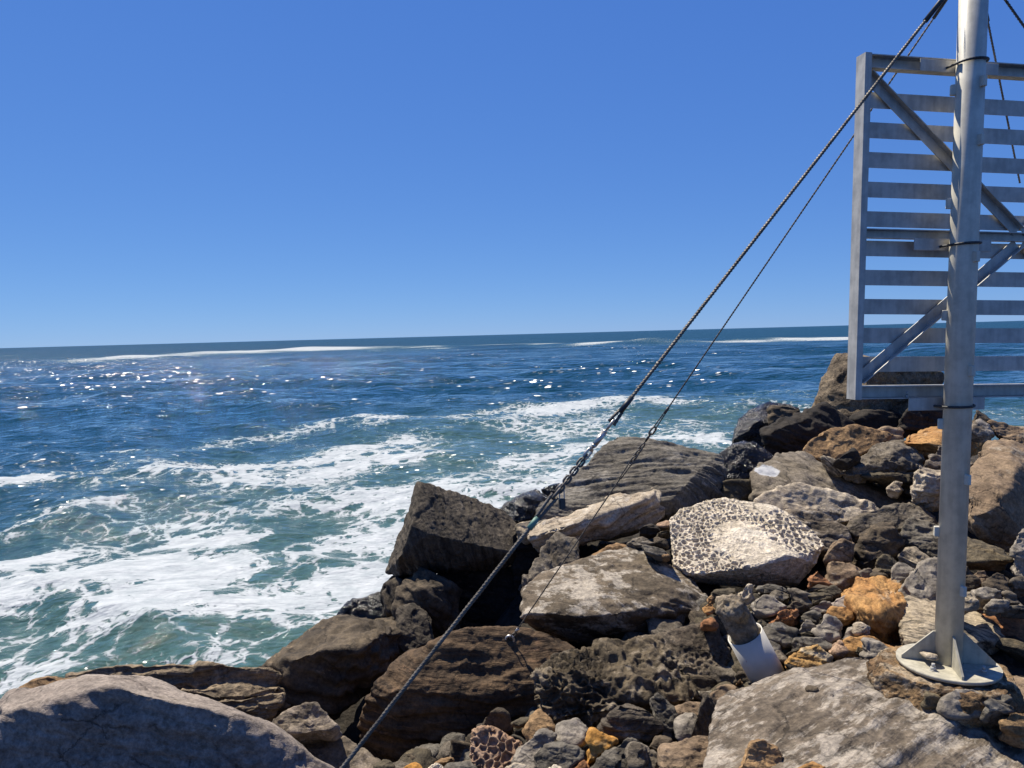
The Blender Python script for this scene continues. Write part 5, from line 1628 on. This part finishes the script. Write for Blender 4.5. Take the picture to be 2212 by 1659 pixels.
def sea_mat():
    mt, nd, lk, bs = nodes_of('sea_water')
    tc = nd.new('ShaderNodeTexCoord')
    pos = tc.outputs['Object']
    fa = N(nd, 'ShaderNodeAttribute', attribute_name='foam')
    ae = N(nd, 'ShaderNodeAttribute', attribute_name='aerated')
    foam, aer_ = fa.outputs['Fac'], ae.outputs['Fac']
    # warped coordinates
    w = N(nd, 'ShaderNodeTexNoise', Scale=.55, Detail=4.0, Roughness=.6)
    lk.new(pos, w.inputs['Vector'])
    wv = N(nd, 'ShaderNodeVectorMath', operation='MULTIPLY_ADD')
    lk.new(w.outputs['Color'], wv.inputs[0])
    wv.inputs[1].default_value = (1.15, 1.15, 0)
    lk.new(pos, wv.inputs[2])
    flat = nd.new('ShaderNodeMapping')
    flat.inputs['Scale'].default_value = (1, .8, 0)
    lk.new(wv.outputs[0], flat.inputs['Vector'])
    lace = None
    for sc, wt in ((1.35, .50), (3.6, .32), (9.0, .18)):
        vo = N(nd, 'ShaderNodeTexVoronoi', Scale=sc, feature='DISTANCE_TO_EDGE')
        lk.new(flat.outputs[0], vo.inputs['Vector'])
        e = mathn(nd, lk, 'MULTIPLY', vo.outputs['Distance'], 2.1)
        e = mathn(nd, lk, 'MINIMUM', e, 1.0)
        lace = mathn(nd, lk, 'MULTIPLY', e, wt) if lace is None else mathn(nd, lk, 'MULTIPLY_ADD', e, wt, lace)
    no = N(nd, 'ShaderNodeTexNoise', Scale=2.2, Detail=8.0, Roughness=.72)
    lk.new(wv.outputs[0], no.inputs['Vector'])
    hole = mathn(nd, lk, 'MULTIPLY', lace, .85)
    hole = mathn(nd, lk, 'MULTIPLY_ADD', no.outputs['Fac'], .62, hole)      # about 0.2 .. 0.9
    dv = mathn(nd, lk, 'SUBTRACT', mathn(nd, lk, 'MULTIPLY_ADD', foam, .95, .05), hole)
    mask = ramp(nd, lk, dv, -.04, .10)
    soft = ramp(nd, lk, dv, -.32, .10)
    deep = mixc(nd, lk, aer_, (0.005, 0.032, 0.050), (0.036, 0.072, 0.060))
    mil = mathn(nd, lk, 'MULTIPLY', soft, .45)
    water = mixc(nd, lk, mil, deep, (0.085, 0.165, 0.15))
    fcol = mixc(nd, lk, ramp(nd, lk, no.outputs['Fac'], .3, .7), (0.28, 0.31, 0.325), (0.42, 0.44, 0.45))
    colr = mixc(nd, lk, mask, water, fcol)
    lk.new(colr, bs.inputs['Base Color'])
    bs.inputs['IOR'].default_value = 1.33
    of = N(nd, 'ShaderNodeAttribute', attribute_name='offing')      # waves too far to resolve act as roughness
    rg = mathn(nd, lk, 'MULTIPLY_ADD', of.outputs['Fac'], .27, .03)
    lk.new(mathn(nd, lk, 'MULTIPLY_ADD', mask, .7, rg, clamp=True), bs.inputs['Roughness'])
    lk.new(mathn(nd, lk, 'MULTIPLY_ADD', of.outputs['Fac'], -.28, mathn(nd, lk, 'MULTIPLY_ADD', mask, -.3, .36), clamp=True), bs.inputs['Specular IOR Level'])
    # ripples
    mp = nd.new('ShaderNodeMapping')
    mp.inputs['Scale'].default_value = (1, 1.6, 1)
    mp.inputs['Rotation'].default_value = (0, 0, .15)
    lk.new(pos, mp.inputs['Vector'])
    rp = N(nd, 'ShaderNodeAttribute', attribute_name='ripple')      # small ripples resolve close in, chop further out
    ch = N(nd, 'ShaderNodeAttribute', attribute_name='chop')
    r0_ = N(nd, 'ShaderNodeTexNoise', Scale=.32, Detail=2.5, Roughness=.55)
    lk.new(mp.outputs[0], r0_.inputs['Vector'])
    b0 = N(nd, 'ShaderNodeBump', Distance=.9)
    lk.new(ch.outputs['Fac'], b0.inputs['Strength'])
    lk.new(r0_.outputs['Fac'], b0.inputs['Height'])
    r1_ = N(nd, 'ShaderNodeTexNoise', Scale=1.1, Detail=3.0, Roughness=.55)
    lk.new(mp.outputs[0], r1_.inputs['Vector'])
    b1 = N(nd, 'ShaderNodeBump', Strength=.9, Distance=.26)
    lk.new(r1_.outputs['Fac'], b1.inputs['Height'])
    lk.new(b0.outputs[0], b1.inputs['Normal'])
    r2_ = N(nd, 'ShaderNodeTexNoise', Scale=6.5, Detail=4.0, Roughness=.6)
    lk.new(mp.outputs[0], r2_.inputs['Vector'])
    b2 = N(nd, 'ShaderNodeBump', Distance=.03)
    lk.new(rp.outputs['Fac'], b2.inputs['Strength'])
    lk.new(r2_.outputs['Fac'], b2.inputs['Height'])
    lk.new(b1.outputs[0], b2.inputs['Normal'])
    b3 = N(nd, 'ShaderNodeBump', Strength=.6, Distance=.05)
    lk.new(mask, b3.inputs['Height'])
    lk.new(b2.outputs[0], b3.inputs['Normal'])
    lk.new(b3.outputs[0], bs.inputs['Normal'])
    # wavelets on the crests that mirror the sun: tiny facets, each with a lean of its own
    cr = N(nd, 'ShaderNodeAttribute', attribute_name='crest')
    geo = nd.new('ShaderNodeNewGeometry')
    out = nd['Material Output']
    last = bs.outputs[0]
    for sc, wt in ((6.5, rp.outputs['Fac']), (2.3, ch.outputs['Fac'])):
        vo = N(nd, 'ShaderNodeTexVoronoi', Scale=sc, feature='F1')
        lk.new(mp.outputs[0], vo.inputs['Vector'])
        ma = N(nd, 'ShaderNodeVectorMath', operation='MULTIPLY_ADD')
        lk.new(vo.outputs['Color'], ma.inputs[0])
        ma.inputs[1].default_value = (1.08, 1.08, 0)
        ma.inputs[2].default_value = (-.54, -.54, 0)
        ad = N(nd, 'ShaderNodeVectorMath', operation='ADD')
        lk.new(ma.outputs[0], ad.inputs[0])
        lk.new(geo.outputs['Normal'], ad.inputs[1])
        nn = N(nd, 'ShaderNodeVectorMath', operation='NORMALIZE')
        lk.new(ad.outputs[0], nn.inputs[0])
        gl = N(nd, 'ShaderNodeBsdfGlossy', Roughness=.2)
        lk.new(nn.outputs[0], gl.inputs['Normal'])
        mx = nd.new('ShaderNodeMixShader')
        fac = mathn(nd, lk, 'MULTIPLY', cr.outputs['Fac'], wt)
        fac = mathn(nd, lk, 'MULTIPLY', fac, mathn(nd, lk, 'SUBTRACT', 1.0, mask))
        lk.new(mathn(nd, lk, 'MULTIPLY', fac, .05), mx.inputs[0])
        lk.new(last, mx.inputs[1])
        lk.new(gl.outputs[0], mx.inputs[2])
        last = mx.outputs[0]
    lk.new(last, out.inputs['Surface'])
    return mt


sea = link('sea', sea_me, sea_mat())
sea['kind'] = 'structure'
sea['label'] = 'blue-green sea streaked with white foam'

# loose stones that nothing of shows are left out
bpy.context.view_layer.update()
dg = bpy.context.evaluated_depsgraph_get()
for o in FILL:
    seen = False
    mw = o.matrix_world
    vs = o.data.vertices
    for k in range(0, len(vs), max(1, len(vs) // 40)):
        p = mw @ vs[k].co
        u, v_, d_ = proj(np.array(p))
        if not (0 < u < 2212 and 0 < v_ < 1659):
            continue
        dirv = (p - Vector(CAM)).normalized()
        hit, loc, nrm_, idx_, ob, _m = scene.ray_cast(dg, Vector(CAM), dirv)
        if hit and ob.name == o.name:
            seen = True
            break
    if not seen:
        bpy.data.objects.remove(o)
